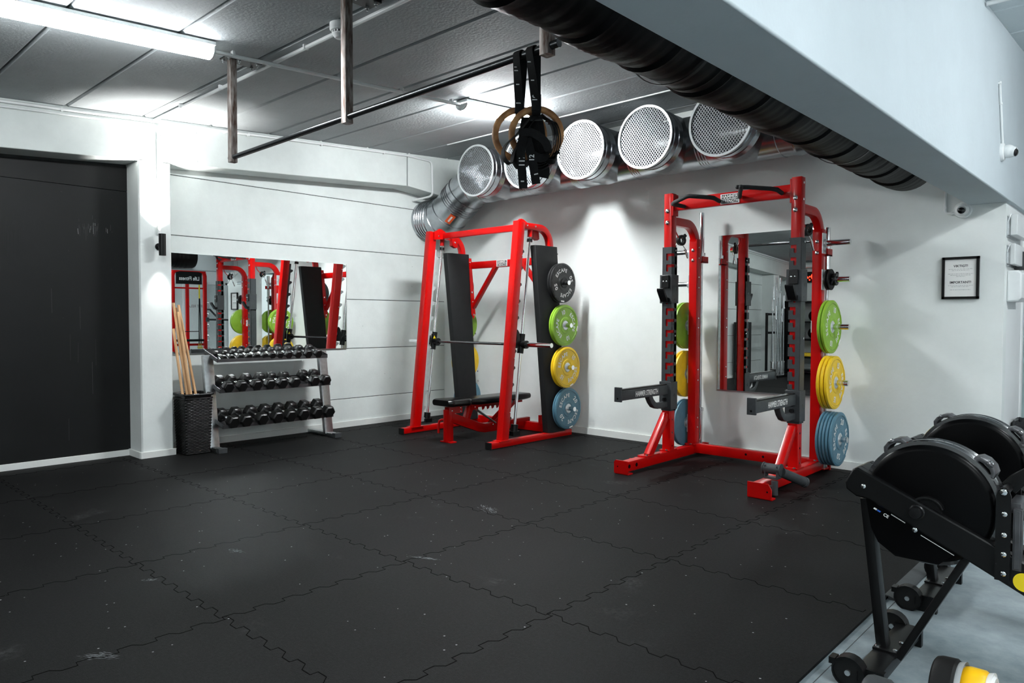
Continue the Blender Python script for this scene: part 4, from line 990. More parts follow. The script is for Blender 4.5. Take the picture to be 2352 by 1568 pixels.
obj('brand_plaque', MB().box(4.405, 4.575, -.785, -.781, 2.282, 2.366).box(4.413, 4.567, -.7862, -.7848, 2.327, 2.360, 1).box(4.413, 4.567, -.7862, -.7848, 2.288, 2.321, 1).text('HAMMER', (4.49, -.7868, 2.3435), (1, 0, 0), (0, 0, 1), .038, xs=.95).text('STRENGTH', (4.49, -.7868, 2.3045), (1, 0, 0), (0, 0, 1), .034, xs=.9), ['print_white', 'black_satin'], cb)
for pts in ([(4.06, -.79, 2.30), (4.03, -.93, 2.31), (4.06, -.96, 2.315), (4.20, -1.0, 2.345), (4.23, -1.0, 2.347), (4.38, -.93, 2.328), (4.40, -.90, 2.325), (4.40, -.79, 2.31)],
            [(4.58, -.79, 2.325), (4.62, -.87, 2.335), (4.70, -1.02, 2.365)],
            [(4.94, -.79, 2.315), (4.93, -.86, 2.335), (4.89, -.885, 2.345), (4.73, -.97, 2.365), (4.66, -1.0, 2.37)]):
    obj('pull_up_grip', MB().pipe([p for p in pts], .0175, 14).sphere(pts[-1] if len(pts) < 6 else pts[0], .0175, 12), 'black_foam', cb)
cr = obj('rear_crossmember', MB().bar((RX[0]+.038, RY-.02, .075), (RX[1]-.038, RY-.02, .075), .06, .088, .005), 'red_paint', t)
obj('holes', MB().cyl((4.62, RY-.0502, .08), (4.62, RY-.0506, .08), .011, 12).cyl((4.78, RY-.0502, .08), (4.78, RY-.0506, .08), .011, 12).cyl((4.46, RY-.0502, .08), (4.46, RY-.0506, .08), .011, 12), 'lens_black', cr)
obj('label_sticker', MB().box(RX[1]-.0405, RX[1]-.040, RY-.0, RY+.03, 1.16, 1.27).box(RX[1]-.041+.0, RX[1]-.035, RY-.0415, RY-.04, 1.19, 1.29), 'sticker_white', t)
# pivot barbell holder on the right foot
px, py = 5.155, -1.37
lm = obj('barbell_pivot', MB().cyl((px, py, .012), (px, py, .115), .024, 18).box(5.07, px, py-.02, py+.02, .04, .075), 'dark_grey_paint', t)
obj('cradle', MB().prism([(-.05, .125), (.05, .125), (.062, .135), (.062, .20), (.045, .225), (.04, .225), (.04, .14), (-.04, .14), (-.04, .225), (-.05, .225)][::-1], (px-.03, py+.05, 0), (1, 0, 0), (0, 0, 1), .055).cyl((px-.095, py+.03, .195), (px+.03, py+.03, .195), .038, 20).cyl((px-.10, py+.03, .195), (px-.092, py+.03, .195), .044, 20).cyl((px+.028, py+.03, .195), (px+.036, py+.03, .195), .046, 20), 'dark_grey_paint', lm)
obj('sleeve', MB().lathe([(.026, 0), (.036, 0), (.036, .235), (.040, .238), (.040, .255), (.026, .258)], (px+.03, py+.05, .175), (.36, .86, -.38), 20), 'dark_grey_paint', lm)

g2 = 'plates on the half rack pegs'
for x, sg, side, tab in ((RX[1], 1, 'right side of the half rack', (('blue', 5, .305), ('yellow', 3, .775), ('green', 2, 1.24))), (RX[0], -1, 'left side of the half rack', (('blue', 2, .305), ('yellow', 2, .775), ('green', 2, 1.24)))):
    for col, n, z in tab:
        stack(col, n, x + sg*.068, RY, z, sg, ((30, 12, 50, 5, 70) if sg > 0 else (80, 20)), side, g2)
cp = plate_proto('small_plate', 'black_rubber', '', .088, .022, black=True, small=True)
cp.location = (RX[1]+.068, RY, 1.635); tag(cp, 'small black plate closest to the upright, high on the half rack', 'weight plate', 'small black plates')
dup(cp, (RX[1]+.092, RY, 1.635), None, 'small black plate behind the black clamp collar, high on the half rack', 'small black plates')
t = thing('bar_collar', 'black clamp collar on the peg with the small black plates', 'collar', (RX[1]+.12, RY, 1.635), 'barbell collars')
obj('ring', collar_mb((RX[1]+.118, RY, 1.635), (1, 0, 0)), 'black_plastic', t)
obj('lever', MB().bar((RX[1]+.125, RY-.05, 1.60), (RX[1]+.155, RY-.045, 1.67), .02, .014, .003).cyl((RX[1]+.14, RY-.06, 1.655), (RX[1]+.14, RY-.03, 1.675), .008, 8), 'black_plastic', t)
for k, (x, lab) in enumerate(((RX[0]+.0, 'black collar with chrome spring clips hung under the left arm of the half rack'), (RX[1]+.0, 'black collar with chrome spring clips hung under the right arm of the half rack'))):
    t = thing('bar_collar', lab, 'collar', (x, -.58, 2.02), 'barbell collars')
    obj('ring', collar_mb((x-.012, -.565, 2.03), (.9, -.25, 0), .026), 'black_plastic', t)
    obj('spring_clip', MB().lathe([(.026, 0), (.032, .004), (.032, .028), (.026, .03)], (x-.05, -.56, 2.03), (.9, -.25, 0), 20, caps=False).pipe([(x-.04, -.58, 2.0), (x-.03, -.61, 1.94), (x-.02, -.63, 1.88)], .004, 8).pipe([(x, -.55, 2.0), (x+.02, -.50, 1.94), (x+.02, -.47, 1.87)], .004, 8).bar((x+.012, -.52, 1.95), (x+.022, -.48, 1.87), .012, .010, .002), 'chrome', t)
def barbell(label, p, d, L=2.2, group='barbells', mt='chrome', sl=.415):
    p, d = V(p), V(d).normalized(); t = thing('barbell', label, 'barbell', p, group)
    obj('shaft', MB().cyl(p + d*sl, p + d*(L-sl), .014, 12), 'steel', t)
    for a, b in ((0, sl), (L-sl, L)): obj('sleeve', MB().cyl(p + d*a, p + d*b, .025, 18).cyl(p + d*(sl-.03 if a == 0 else L-sl), p + d*(sl if a == 0 else L-sl+.03), .036, 18), mt, t)
    return t
barbell('chrome barbell stored upright behind the left rear post of the half rack', (RX[0]+.015, RY+.10, .032), (0, 0, 1), 2.29)
barbell('chrome barbell stored upright behind the right rear post of the half rack', (RX[1]+.035, RY+.10, .032), (0, 0, 1), 2.05)

# ------------------------------------------------------------------ dumbbell rack
Y0, Y1 = -3.345, -2.125
t = thing('dumbbell_rack', 'three tier grey steel dumbbell rack under the wide mirror', 'rack', (.35, -2.73, 0))
SH = ((.44, .868, .165), (.495, .571, .225), (.55, .228, .28))       # front x, front z, back x
TILT = .24
for y, s in ((Y0-.005, -1), (Y1+.005, 1)):
    obj('upright', MB().bar((.405, y+s*.03, .03), (.275, y+s*.03, .935), .05, .10, .004, up=(0, 1, 0)), 'steel', t)
    obj('foot', MB().bar((.045, y+s*.03, .022), (.60, y+s*.03, .022), .075, .044, .004), 'steel', t)
    obj('foot_pad', MB().box(.545, .605, y+s*.03-.042, y+s*.03+.042, 0, .05), 'dark_grey_paint', t, bevel=.003)
    b = MB()
    for x, z in ((.285, .90), (.33, .60), (.38, .26)): bolt(b, (x, y+s*.055, z), (0, s, 0), .012, .01); bolt(b, (x-.03, y+s*.055, z+.02), (0, s, 0), .012, .01)
    pieces('bolt', b, 'chrome', t)
shelves = []
for k, (xf, zf, xb) in enumerate(SH):
    zb = zf + (xf-xb)*TILT; mb = MB()
    mb.prism([(xb, zb+.045), (xb, zb), (xf, zf), (xf, zf+.032), (xf-.004, zf+.034), (xf-.004, zf+.004), (xb+.004, zb+.004), (xb+.004, zb+.045)], (0, Y1+.01, 0), (1, 0, 0), (0, 0, 1), Y1-Y0+.02)
    for y in (Y0-.01, Y1+.006): mb.prism([(xb, zb), (xf, zf), (xf, zf+.04), (xb, zb+.05)], (0, y+.004, 0), (1, 0, 0), (0, 0, 1), .004)
    obj('shelf', mb, 'raw_dark_steel', t)
def dumbbell_proto(r, hl, gl, nm):
    """local: lies along X, centre at origin"""
    t = thing(nm, '', 'dumbbell', (0, 0, 0))
    for s in (-1, 1):
        a = s*gl/2; mb = MB(); pr = [(r*.66, 0), (r*.97, hl*.14), (r, hl*.18), (r, hl*.84), (r*.97, hl*.90), (r*.80, hl), (0, hl)]
        vs = []
        for rad, q in pr[:-1]:
            for i in range(6):
                an = math.radians(60*i); vs.append((a + s*q, rad*math.cos(an), rad*math.sin(an)))
        n = len(pr)-1; fs = [(i*6+q, i*6+(q+1) % 6, i*6+6+(q+1) % 6, i*6+6+q) for i in range(n-1) for q in range(6)] + [tuple(range(6)), tuple((n-1)*6+q for q in range(6))]
        obj('head', mb.add(vs, fs), 'dumbbell_rubber', t, bevel=.003)
    obj('handle', MB().lathe([(.013, -gl/2), (.0145, -gl/4), (.0165, 0), (.0145, gl/4), (.013, gl/2)], (0, 0, 0), (1, 0, 0), 14), 'chrome', t)
    return t
ORD = ['leftmost', 'second from the left', 'third from the left', 'fourth from the left', 'fifth from the left', 'sixth from the left', 'seventh from the left', 'eighth from the left', 'ninth from the left', 'tenth from the left', 'eleventh from the left', 'rightmost']
DB = (('top', [-3.275, -3.19, -3.105, -3.02, -2.94, -2.855, -2.77, -2.68, -2.585, -2.475, -2.35, -2.225], [.031, .032, .035, .036, .039, .040, .042, .042, .045, .046, .049, .050]),
      ('middle', [-3.27, -3.14, -2.982, -2.834, -2.703, -2.556, -2.325, -2.19], [.058, .058, .060, .060, .060, .061, .062, .062]),
      ('bottom', [-3.265, -3.125, -2.96, -2.80, -2.65, -2.50, -2.34, -2.185], [.066, .066, .067, .068, .068, .069, .069, .070]))
dr_ = random.Random(4); proto_d = {}
for (nm, ys, rs_), (xf, zf, xb) in zip(DB, SH):
    for k, (y, r) in enumerate(zip(ys, rs_)):
        key = (nm, round(r, 3)); hl = r*1.45; gl = .105 + r*.25
        xc_ = (xf+xb)/2 + .028; sl_ = math.atan(TILT)
        z = zf + (xf-xc_)*TILT + .006 + r*.866/math.cos(sl_)
        word = ORD[k] if k < len(ys)-1 else 'rightmost'
        lab = 'black hex dumbbell on the %s shelf of the rack, %s' % (nm, word)
        rot = (math.radians(dr_.choice((0, 60, 120)) + dr_.uniform(-2, 2)) + math.radians(30)*0, sl_, dr_.uniform(-.05, .05) + (.0 if nm == 'top' else .03))
        rot = (math.radians(30) if False else 0, sl_, rot[2])
        gp = 'hex dumbbells on the %s shelf' % nm
        if key not in proto_d:
            o = dumbbell_proto(r, hl, gl, 'hex_dumbbell'); o['label'] = lab; o['group'] = gp; o.location = (xc_, y, z); o.rotation_euler = rot; proto_d[key] = o
        else: dup(proto_d[key], (xc_, y, z), rot, lab, gp)

# ------------------------------------------------------------------ wicker bin with sticks
bc = V((.335, -3.548, 0)); hx, hy = .145, .135
t = thing('wicker_basket', 'tall black woven basket holding wooden sticks beside the white column', 'basket', (bc.x, bc.y, 0))
def bas(z): return .86 + .14*z/.58
def ring_pts(z, w, nx): 
    sec = rrect(2*hx*bas(z) + w, 2*hy*bas(z) + w, .03, 4); return [V((bc.x + p, bc.y + q, z)) for p, q in sec]
mb = MB(); zs_ = [.0, .58]; n_ = None
base = []
for z in (.004, .575):
    base.append(ring_pts(z, -.012, 0))
n_ = len(base[0]); vs = base[0] + base[1]
mb.add(vs, [(i, (i+1) % n_, n_+(i+1) % n_, n_+i) for i in range(n_)] + [tuple(range(n_-1, -1, -1))])
obj('lining', mb, 'black_plastic', t)
wv = MB()                                       # woven strands: rows bulging alternately over upright stakes
import itertools
def perim(z, k, m):
    """k-th of m points along the rounded square at height z"""
    sec = rrect(2*hx*bas(z), 2*hy*bas(z), .03, 4); L = [0]
    for a, b in zip(sec, sec[1:] + sec[:1]): L.append(L[-1] + math.hypot(b[0]-a[0], b[1]-a[1]))
    s = L[-1]*k/m
    for i, (a, b) in enumerate(zip(sec, sec[1:] + sec[:1])):
        if L[i] <= s <= L[i+1] + 1e-9:
            f = (s-L[i])/max(L[i+1]-L[i], 1e-9); p = (a[0] + (b[0]-a[0])*f, a[1] + (b[1]-a[1])*f); nx, ny = b[1]-a[1], -(b[0]-a[0]); l = math.hypot(nx, ny) or 1
            return p, (-nx/l*-1, -ny/l*-1)
    return sec[0], (1, 0)
rows, m_ = 38, 76
for r_ in range(rows):
    z = .012 + .51*r_/(rows-1); vs = []
    for k in range(m_):
        (px_, py_), (nx, ny) = perim(z, k, m_); ob = .0035 if (k//2 + r_) % 2 else -.001
        for dz, e in ((-.0058, 0), (0, .0028), (.0058, 0), (0, -.002)): vs.append((bc.x + px_ + nx*(ob+e), bc.y + py_ + ny*(ob+e), z + dz))
    wv.add(vs, [(k*4+q, k*4+(q+1) % 4, ((k+1) % m_)*4+(q+1) % 4, ((k+1) % m_)*4+q) for k in range(m_) for q in range(4)])
obj('weave', wv, 'black_satin', t)
obj('rim', MB().sweep(ring_pts(.572, .006, 0), circ(.011, 8), closed=True).sweep(ring_pts(.535, .006, 0), circ(.006, 8), closed=True), 'black_satin', t)
SK = [((.40, -3.605, .02), (.28, -3.703, 1.20)), ((.425, -3.565, .02), (.25, -3.688, 1.447)), ((.445, -3.535, .02), (.295, -3.662, 1.36)), ((.395, -3.53, .02), (.218, -3.652, 1.40)), ((.422, -3.46, .02), (.25, -3.640, 1.427))]
for k, (a, b) in enumerate(SK):
    wd = ['leftmost, against the column', 'second from the column', 'in the middle of the bunch', 'fourth from the column', 'rightmost, set apart from the others'][k]
    solo('wooden_stick', MB().cyl(a, b, .0125, 14), 'stick_wood', 'long wooden stick standing in the woven basket, %s' % wd, 'stick', 'wooden sticks in the basket')
# ------------------------------------------------------------------ rowing machines
def rower(label, ox, oy):
    """front end measured at the near machine; ox, oy shift the whole machine"""
    cy = -3.57 + oy
    t = thing('rowing_machine', label, 'rowing machine', (6.53 + ox, cy, ZC), 'black rowing machines')
    X = lambda x: x + ox
    yn, yf = cy-.095, cy+.095
    fb = obj('front_foot', MB().bar((X(6.53), cy-.255, .038), (X(6.53), cy+.255, .038), .085, .045, .004), 'black_satin', t)
    pieces('foot_bracket', MB().box(X(6.487), X(6.573), cy-.075, cy+.055, .060, .068).box(X(6.48), X(6.58), cy+.235, cy+.262, ZC, .06).box(X(6.48), X(6.58), cy-.262, cy-.235, ZC, .06), 'black_satin', fb)
    b = MB()
    for dx in (-.03, .03):
        for dy in (-.055, .03): bolt(b, (X(6.53)+dx, cy+dy, .068), (0, 0, 1), .009, .006)
    pieces('bolt', b, 'chrome', fb)
    for s in (-1, 1):
        wy = cy + s*.268; wx = X(6.468)
        ca = obj('caster', MB().cyl((wx, wy-.018, .040), (wx, wy+.018, .040), .050, 28), 'black_rubber', t)
        obj('fender', MB().lathe([(.050, -.024), (.056, -.024), (.056, .024), (.050, .024), (.050, -.024)], (wx, wy, .040), (0, 1, 0), 20, caps=False, arc=(0, 360)).box(wx+.03, X(6.50), wy-.022, wy+.022, .022, .055).box(wx-.066, wx-.045, wy-.022, wy+.022, .055, .078), 'black_satin', ca)
        obj('axle_cap', MB().cyl((wx, wy-.027, .040), (wx, wy+.027, .040), .010, 14), 'steel', ca)
    # legs
    obj('front_leg', MB().bar((X(6.445), cy-.025, .62), (X(6.512), cy-.025, .062), .058, .036, .003, up=(1, 0, 0)), 'black_satin', t)
    obj('rear_leg', MB().bar((X(6.785), cy-.03, .475), (X(6.575), cy-.055, .05), .042, .026, .003, up=(1, 0, 0)), 'black_satin', t)
    # sloping frame: near and far cheeks, joined over the nose
    poly = [(6.385, .680), (6.390, .655), (6.425, .632), (6.47, .628), (6.955, .388), (7.34, .196), (7.40, .196), (7.40, .27), (6.950, .502), (6.43, .742), (6.412, .735)]
    fr = MB().prism([(X(a), c) for a, c in poly], (0, yn, 0), (1, 0, 0), (0, 0, 1), -.045).prism([(X(a), c) for a, c in poly], (0, yf-.045, 0), (1, 0, 0), (0, 0, 1), -.045)
    fr.prism([(X(a), c) for a, c in [(6.385, .680), (6.390, .655), (6.425, .632), (6.455, .64), (6.49, .71), (6.43, .742), (6.412, .735)]], (0, yn+.04, 0), (1, 0, 0), (0, 0, 1), -.11)
    fr.prism([(X(a), c) for a, c in [(6.90, .42), (7.40, .196), (7.40, .255), (6.90, .505)]], (0, yn+.04, 0), (1, 0, 0), (0, 0, 1), -.11)
    f = obj('frame', fr, 'black_satin', t, bevel=.006)
    # side skirt below the near cheek
    obj('skirt', MB().prism([(X(a), c) for a, c in [(6.452, .645), (6.475, .52), (6.50, .47), (6.56, .43), (6.70, .43), (6.76, .49)]], (0, yn+.02, 0), (1, 0, 0), (0, 0, 1), -.010), 'black_gloss', t)
    # fan housing
    c = V((X(6.660), cy, .640)); R = .222
    ho = obj('fan_housing', MB().lathe([(0, -.068), (R-.035, -.068), (R-.020, -.064), (R-.014, -.058), (R-.012, -.05), (R-.014, .05), (R-.014, .058), (R-.020, .064), (R-.035, .068), (0, .068)], c, (0, 1, 0), 72), 'black_gloss', t)
    obj('rim_band', MB().lathe([(R-.013, -.052), (R, -.050), (R+.002, -.042), (R-.005, -.036), (R-.005, -.010), (R+.001, -.006), (R+.001, .006), (R-.005, .010), (R-.005, .036), (R+.002, .042), (R, .050), (R-.013, .052)], c, (0, 1, 0), 72, caps=False), 'rim_black', ho)
    for a in (122, 42):
        cl = MB(); bc_ = MB()
        d = V((math.cos(math.radians(a)), 0, math.sin(math.radians(a)))); tg = V((-d.z, 0, d.x)); p = c + d*(R+.006)
        cl.sweep([p - tg*.038 - d*.012, p - tg*.03 + d*.004, p - tg*.012 + d*.012, p + tg*.012 + d*.012, p + tg*.03 + d*.004, p + tg*.038 - d*.012], rrect(.085, .016, .005), up=d)
        cl.cyl(p + d*.012 - tg*.0 + V((0, -.035, 0)), p + d*.02 + V((0, -.035, 0)), .014, 12)
        bolt(bc_, p + d*.018 + V((0, -.022, 0)), d, .008, .006)
        obj('rim_clamp', cl, 'raw_dark_steel', ho, bevel=.002); obj('clamp_bolt', bc_, 'chrome', ho)
    # axle knob and bearing arch on the near cheek
    obj('axle_cover', MB().lathe([(.026, 0), (.026, .008), (.022, .012), (.021, .026), (.018, .031), (0, .032)], (X(6.634), yn, .612), (0, -1, 0), 28), 'black_plastic', t)
    ap = arc_pts((X(6.662), cy-.075, .612), .052, 20, 160, 12)
    obj('bearing_arch', MB().sweep(ap, rrect(.030, .010, .003), up=(0, 0, 1)).lathe([(0, 0), (.047, 0), (.047, .01), (0, .01)], (X(6.662), cy-.066, .612), (0, -1, 0), 30), 'black_satin', t)
    # upright with the foot plate pivot and monitor arm
    ux = X(6.893)
    pieces('upright', MB().prism([(-.021, 0), (.021, 0), (.021, .285), (.015, .303), (0, .311), (-.015, .303), (-.021, .285)], (ux, yn-.003, .430), (1, 0, 0), (0, 0, 1), .010).prism([(-.021, 0), (.021, 0), (.021, .285), (.015, .303), (0, .311), (-.015, .303), (-.021, .285)], (ux, yf+.003, .430), (1, 0, 0), (0, 0, 1), -.010), 'black_satin', t)
    obj('chain_guide', MB().box(ux+.026, ux+.052, yn-.005, yn+.02, .47, .675).box(ux+.03, ux+.046, yn-.007, yn-.004, .475, .67).box(ux+.01, ux+.045, yn+.02, yf-.02, .655, .69), 'raw_dark_steel', t, bevel=.003)
    b = MB()
    for z in (.728, .655, .585, .52, .455): bolt(b, (ux + (0 if z > .7 else .004), yn-.013, z), (0, -1, 0), .0085 if z < .7 else .011, .005)
    for x, z in ((6.452, .675), (6.628, .545)): bolt(b, (X(x), yn, z), (0, -1, 0), .009, .005)
    pieces('bolt', b, 'chrome', t)
    arm = obj('monitor_arm', MB().sweep([V((ux+.0, cy, .725)), V((ux+.02, cy, .75)), V((ux+.16, cy, .86)), V((ux+.30, cy, 1.06))], rrect(.05, .022, .004), up=(0, 1, 0)).cyl((ux, yn-.004, .728), (ux, yf+.004, .728), .014, 14), 'black_satin', t)
    obj('monitor', MB().box(ux+.27, ux+.31, cy-.09, cy+.09, 1.05, 1.20), 'black_plastic', arm, bevel=.01)
    # drive chain
    ch = MB(); a, e = V((X(6.70), yn+.062, .585)), V((X(6.885), yn+.062, .502)); n = 22
    for k in range(n):
        p = a.lerp(e, k/(n-1)); q = (e-a).normalized(); ch.bar(p - q*.0036, p + q*.0036, .008 if k % 2 else .0055, .006, .002)
    a2, e2 = V((ux+.05, cy-.01, .49)), V((X(7.35), cy-.01, .33))
    ch.pipe([a2, e2], .004, 6)
    obj('chain', ch, 'chain_gold', t)
    obj('chain_channel', MB().bar((X(6.64), yn+.062, .598), (X(6.885), yn+.062, .484), .03, .008, .002), 'raw_dark_steel', t)
    # stickers
    sk = MB(); d = V((.898, 0, -.440)).normalized(); w_ = V((.44, 0, .898)).normalized()
    sk.text('CE', V((X(6.53), yn+.0068, .577)), d, w_, .016)
    sk.bar(V((X(6.547), yn+.007, .585)), V((X(6.594), yn+.007, .562)), .002, .003, .0005, up=w_)
    sk.bar(V((X(6.645), yn+.007, .528)), V((X(6.75), yn+.007, .478)), .002, .002, .0005, up=w_)
    sk.bar(V((X(6.488), yn+.0065, .598)), V((X(6.498), yn+.0065, .593)), .012, .003, .0005, up=w_, mi=0)
    sk.bar(V((X(6.500), yn+.0065, .592)), V((X(6.511), yn+.0065, .587)), .012, .003, .0005, up=w_, mi=1)
    obj('side_labels', sk, ['print_white', 'sticker_blue'], t)
    cs = V((X(6.953), yn-.0006, .435))
    obj('round_sticker', MB().add([cs + V((.031*math.cos(2*PI*i/28), 0, .031*math.sin(2*PI*i/28))) for i in range(28)], [tuple(range(28))]), 'sticker_yellow', f)
    # rail, seat and rear foot (beyond the frame of the photograph)
    obj('rail', MB().bar((X(7.25), cy, .235), (X(8.55), cy, .30), .045, .075, .004), 'steel', t)
    obj('seat', MB().sweep([(X(7.9), cy, .40), (X(8.12), cy, .40)], rrect(.30, .05, .02, 4)).box(X(7.95), X(8.08), cy-.05, cy+.05, .285, .39), 'black_plastic', t)
    obj('rear_foot', MB().bar((X(8.5), cy, .28), (X(8.56), cy, .02), .04, .05, .004, up=(1, 0, 0)).bar((X(8.56), cy-.22, .012), (X(8.56), cy+.22, .012), .05, .048, .004), 'black_satin', t)
    return t
rower('near black rowing machine with the round yellow sticker, standing on the concrete', 0, 0)
rower('far black rowing machine partly hidden behind the near one', -.035, .905)

# ------------------------------------------------------------------ rollers in the foreground
def roller(label, x, y, parts, R, name='exercise_roller'):
    t = thing(name, label, 'roller', (x, y, ZC), 'rollers lying at the front edge')
    for nm, m, a, b, r0, r1, hollow in parts:
        pr = [(0, a), (r0*.86, a), (r0*.95, a+.006), (r0, a+.02), (r1, b-.008), (r1*.94, b)] + ([(r1*.78, b), (r1*.72, b-.03), (0, b-.03)] if hollow else [(0, b)])
        obj(nm, MB().lathe(pr, (x, y, ZC + R), (1, 0, -.0), 48), m, t)
    return t
roller('yellow roller with a large black end, lying at the bottom right edge', 6.737, -3.85, [('end_cap', 'black_rubber', 0, .070, .098, .101, False), ('ring', 'silver_paint', .068, .078, .098, .093, False), ('barrel', 'yellow_plastic', .080, .150, .089, .089, False), ('rim', 'white_enamel', .146, .172, .089, .080, True)], .101)
roller('second yellow roller at the right edge, beyond the one with the black end', 6.95, -3.85, [('barrel', 'yellow_plastic', 0, .18, .089, .089, False), ('rim', 'white_enamel', .176, .2, .089, .080, True)], .089)
roller('dark grey roller in front of the rowing machine foot at the bottom edge', 6.605, -4.14, [('end_cap', 'dark_grey_paint', 0, .075, .098, .098, False), ('ring', 'silver_paint', .075, .085, .085, .08, False), ('barrel', 'black_rubber', .087, .11, .076, .076, False)], .098)
roller('small black roller between the grey and the yellow one at the bottom edge', 6.735, -4.14, [('barrel', 'black_rubber', 0, .16, .086, .086, False)], .086)

# ------------------------------------------------------------------ what the mirrors show: red rig by the bright room, writing on the wall
t = thing('functional_rig', 'red training rig with a black sign, seen in the wide mirror', 'training rig', (9.1, .45, ZC))
gx = 9.15
for y in (.08, .80): obj('post', MB().sweep([V((gx, y, ZC+.02)), V((gx, y, 2.26))] + [V((gx, y + (.12 if y < .4 else -.12)*(1-math.cos(a)), 2.26 + .12*math.sin(a))) for a in (.5, 1.0, 1.57)], rrect(.075, .075, .008), up=(1, 0, 0)), 'red_paint', t)
for x_ in (9.15, 10.25): obj('base', MB().bar((x_-.35 if x_ > 9.5 else x_-.1, .05, ZC+.03), (x_, .05, ZC+.03), .07, .06, .005), 'red_paint', t)
pieces('rear_post', MB().bar((10.1, .08, ZC), (10.1, .08, 2.3), .07, .07, .006, up=(1, 0, 0)).bar((10.1, .80, ZC), (10.1, .80, 2.3), .07, .07, .006, up=(1, 0, 0)), 'red_paint', t)
obj('crossbar', MB().bar((gx, .08, 2.385), (gx, .80, 2.385), .07, .07, .006).bar((gx, .08, 1.98), (gx, .80, 1.98), .035, .035, .004).bar((gx, .08, 2.38), (10.1, .08, 2.38), .06, .06, .004).bar((gx, .80, 2.38), (10.1, .80, 2.38), .06, .06, .004).bar((gx, .1, .70), (gx, .78, .70), .06, .05, .004), 'red_paint', t)
sp_ = obj('sign_panel', MB().box(gx-.02, gx+.01, .15, .73, 2.07, 2.35), 'black_satin', t)
obj('lettering', MB().text('Life Fitness', (gx-.0215, .44, 2.20), (0, -1, 0), (0, 0, 1), .12, xs=.85), 'print_white', sp_)
hk = MB()
for z in (.6, .85, 1.1, 1.35, 1.6): hk.pipe([(gx-.03, .835, z+.06), (gx-.06, .86, z+.06), (gx-.075, .865, z), (gx-.06, .86, z-.06), (gx-.03, .835, z-.06)], .008, 6)
obj('hooks', hk, 'steel', t)
obj('bench_board', MB().bar((gx-.05, .1, .80), (gx-.05, .7, .80), .25, .05, .01), 'black_leather', t)
obj('seat_rail', MB().pipe([(gx-.1, .14, .83), (gx-.1, .14, 1.0), (gx-.1, .62, 1.0), (gx-.1, .62, .83)], .012, 8), 'black_satin', t)
t = thing('suspension_trainer', 'black and yellow suspension straps hanging on the red rig', 'straps', (gx-.02, .66, 1.4))
obj('strap', MB().ribbon([(gx-.03, .66, 2.06), (gx-.035, .66, 1.75)], .03, .003, (0, 1, 0), 1).ribbon([(gx-.035, .655, 1.75), (gx-.04, .645, 1.2), (gx-.04, .64, .72)], .022, .003, (0, 1, 0)).ribbon([(gx-.035, .665, 1.75), (gx-.04, .68, 1.2), (gx-.04, .685, .72)], .022, .003, (0, 1, 0)), ['webbing', 'sticker_yellow'], t)
pieces('handle', MB().pipe([(gx-.04, .61, .62), (gx-.04, .64, .72), (gx-.04, .66, .62), (gx-.04, .61, .62)], .012, 8).pipe([(gx-.04, .66, .62), (gx-.04, .685, .72), (gx-.04, .71, .62), (gx-.04, .66, .62)], .012, 8), 'sticker_yellow', t)
t = thing('landmine_bar', 'grey bar with an angled handle sticking out from the red rig', 'bar', (gx, 1.1, 1.28))
obj('bar', MB().cyl((gx-.02, .84, 1.27), (gx+.0, 2.0, 1.25), .022, 12).bar((gx-.03, .80, 1.27), (gx-.03, .87, 1.27), .08, .10, .006), 'dark_grey_paint', t)
obj('handle', MB().sweep([(gx-.03, 1.12, 1.28), (gx-.06, .98, 1.40), (gx-.08, .88, 1.50), (gx-.08, .82, 1.50)], rrect(.05, .03, .008)), 'dark_grey_paint', t)
tx = MB().text('UFIT RELAX', (XE-.002, 0.05, 1.60), (0, -1, 0), (0, 0, 1), .115).text('UFIT RELAX', (XE-.004, 1.0, 1.60), (0, -1, 0), (0, 0, 1), .115)
solo('wall_lettering', MB().text('UFIT RELAX', (XE-.003, .0, 1.60), (0, -1, 0), (0, 0, 1), .105), 'grey_text', 'grey words on the bright wall behind the red rig', 'wall lettering')
solo('glass_lettering', MB().text('UFIT RELAX', (XE-.0015, 1.19, 1.60), (0, -1, 0), (0, 0, 1), .09), 'grey_text', 'pale words on the frosted window beside the red rig', 'wall lettering')

# barbell stand, shelf and clock at the far end behind the camera (seen in the tall mirror)
t = thing('barbell_stand', 'black floor stand holding upright barbells at the far end, seen in the tall mirror', 'stand', (.42, -9.7, 0))
obj('base', MB().box(.18, .78, -10.05, -9.25, 0, .05), 'black_satin', t, bevel=.004)
pieces('tube', MB().cyl((.48, -9.3, .05), (.48, -9.3, 1.45), .03, 12).cyl((.48, -10.0, .05), (.48, -10.0, 1.45), .03, 12).bar((.48, -9.3, 1.42), (.48, -10.0, 1.42), .05, .05, .004).bar((.48, -9.3, 1.0), (.48, -10.0, 1.0), .05, .05, .004), 'black_satin', t)
hs_ = [1.75, 1.55, 2.0, 2.2, 2.15, 1.75, 2.2, 1.8, 1.5]
for k in range(9):
    x, y = .62 + .02*(k % 2) - .1*(k % 3 == 2), -9.32 - k*.078
    barbell('chrome barbell in the black stand seen in the tall mirror, %s' % ['first from the left', 'second from the left', 'third from the left', 'fourth from the left', 'in the middle', 'fourth from the right', 'third from the right', 'second from the right', 'last on the right'][k],
            (x, y, .052), ((k % 3 - 1)*.02, (k % 4 - 1.5)*.012, 1), hs_[k], 'barbells in the floor stand', sl=.30)
t = thing('storage_shelf', 'black storage shelf with balls at the far end behind the camera', 'shelf', (1.3, -11.05, 0))
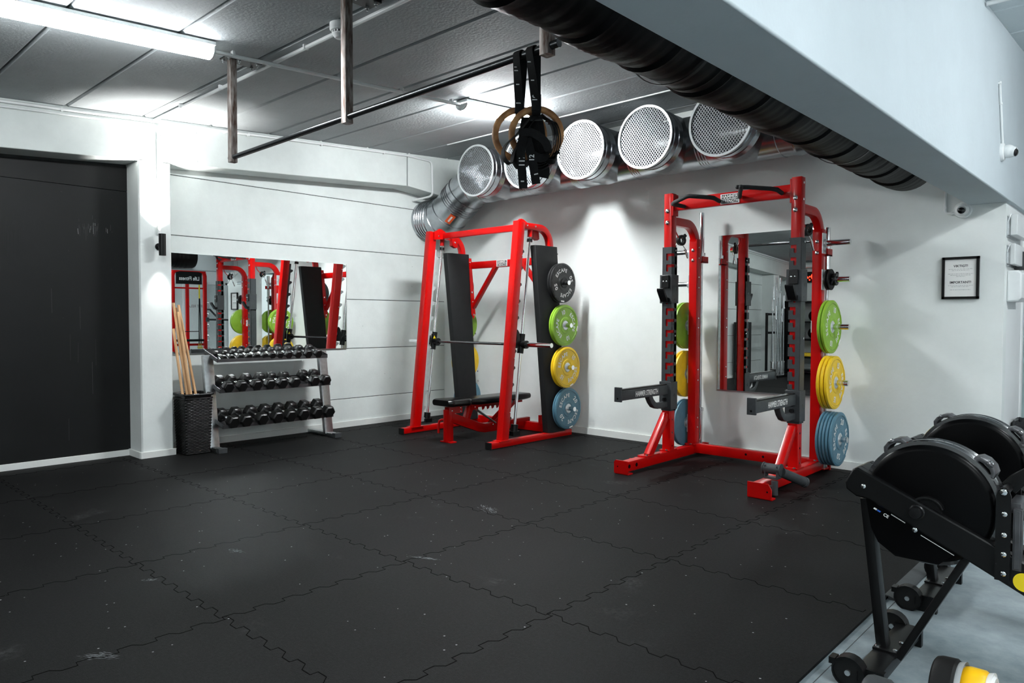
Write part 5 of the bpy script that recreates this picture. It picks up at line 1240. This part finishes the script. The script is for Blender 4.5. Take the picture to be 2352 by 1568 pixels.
for x in (.32, 1.5, 2.7): obj('post', MB().box(x-.04, x+.04, -11.28, -10.75, 0, 1.75), 'black_satin', t)
for z in (.06, .38, .80, 1.22, 1.70): obj('board', MB().box(.30, 2.72, -11.28, -10.76, z, z+.04), 'black_satin', t)
k = 0
wn_ = ['leftmost', 'second from the left', 'third from the left', 'fourth from the left', 'fifth from the left', 'rightmost']
for z, r, row in ((.84, .14, 'middle'), (1.26, .13, 'upper')):
    for q in range(6):
        x = .56 + q*.36 + (.05 if q > 2 else 0)
        o = solo('medicine_ball', MB().sphere((x, -10.97, z + r), r, 24), 'black_rubber', 'black exercise ball on the %s board of the far shelf, %s' % (row, wn_[5-q]), 'ball', 'balls on the far shelf')
for q, (x, m, lb) in enumerate(((.75, 'plate_yellow', 'flat yellow plate lying on the lowest board of the far shelf'), (1.05, 'plate_blue', 'flat blue plate lying on the lowest board of the far shelf'))):
    solo('bumper_plate', MB().lathe([(.03, 0), (.19, 0), (.2, .01), (.2, .07), (.19, .08), (.03, .08)], (x, -11.0, .422), (0, 0, 1), 32), m, lb, 'weight plate', 'plates on the far shelf')
t = thing('wall_clock', 'black digital timer with glowing red figures on the far wall', 'clock', (.62, YB, 2.32))
obj('case', MB().box(.30, 1.02, YB, YB+.06, 2.20, 2.46), 'black_plastic', t, bevel=.005)
obj('digits', MB().text('9:41', (.66, YB+.0605, 2.33), (-1, 0, 0), (0, 0, 1), .22), 'clock_red', t)
solo('wall_box', MB().box(-.0, 1.9, YB, YB+.28, 2.56, 2.62), 'white_enamel', 'long white shelf board high on the far wall', 'board')
solo('loudspeaker', MB().box(1.55, 1.75, YB, YB+.18, 2.18, 2.44), 'black_plastic', 'black box loudspeaker on the far wall', 'loudspeaker', bevel=.01)
t = thing('exercise_mat_stack', 'dark folded mats leaning on the left wall near the barbell stand', 'mats', (.12, -8.9, 0))
for k in range(3): obj('mat', MB().bar((.07+.06*k, -9.15+.02*k, .62), (.07+.06*k, -8.55+.02*k, .62), .035, 1.24, .01), 'black_foam', t)
bpy.context.view_layer.update()
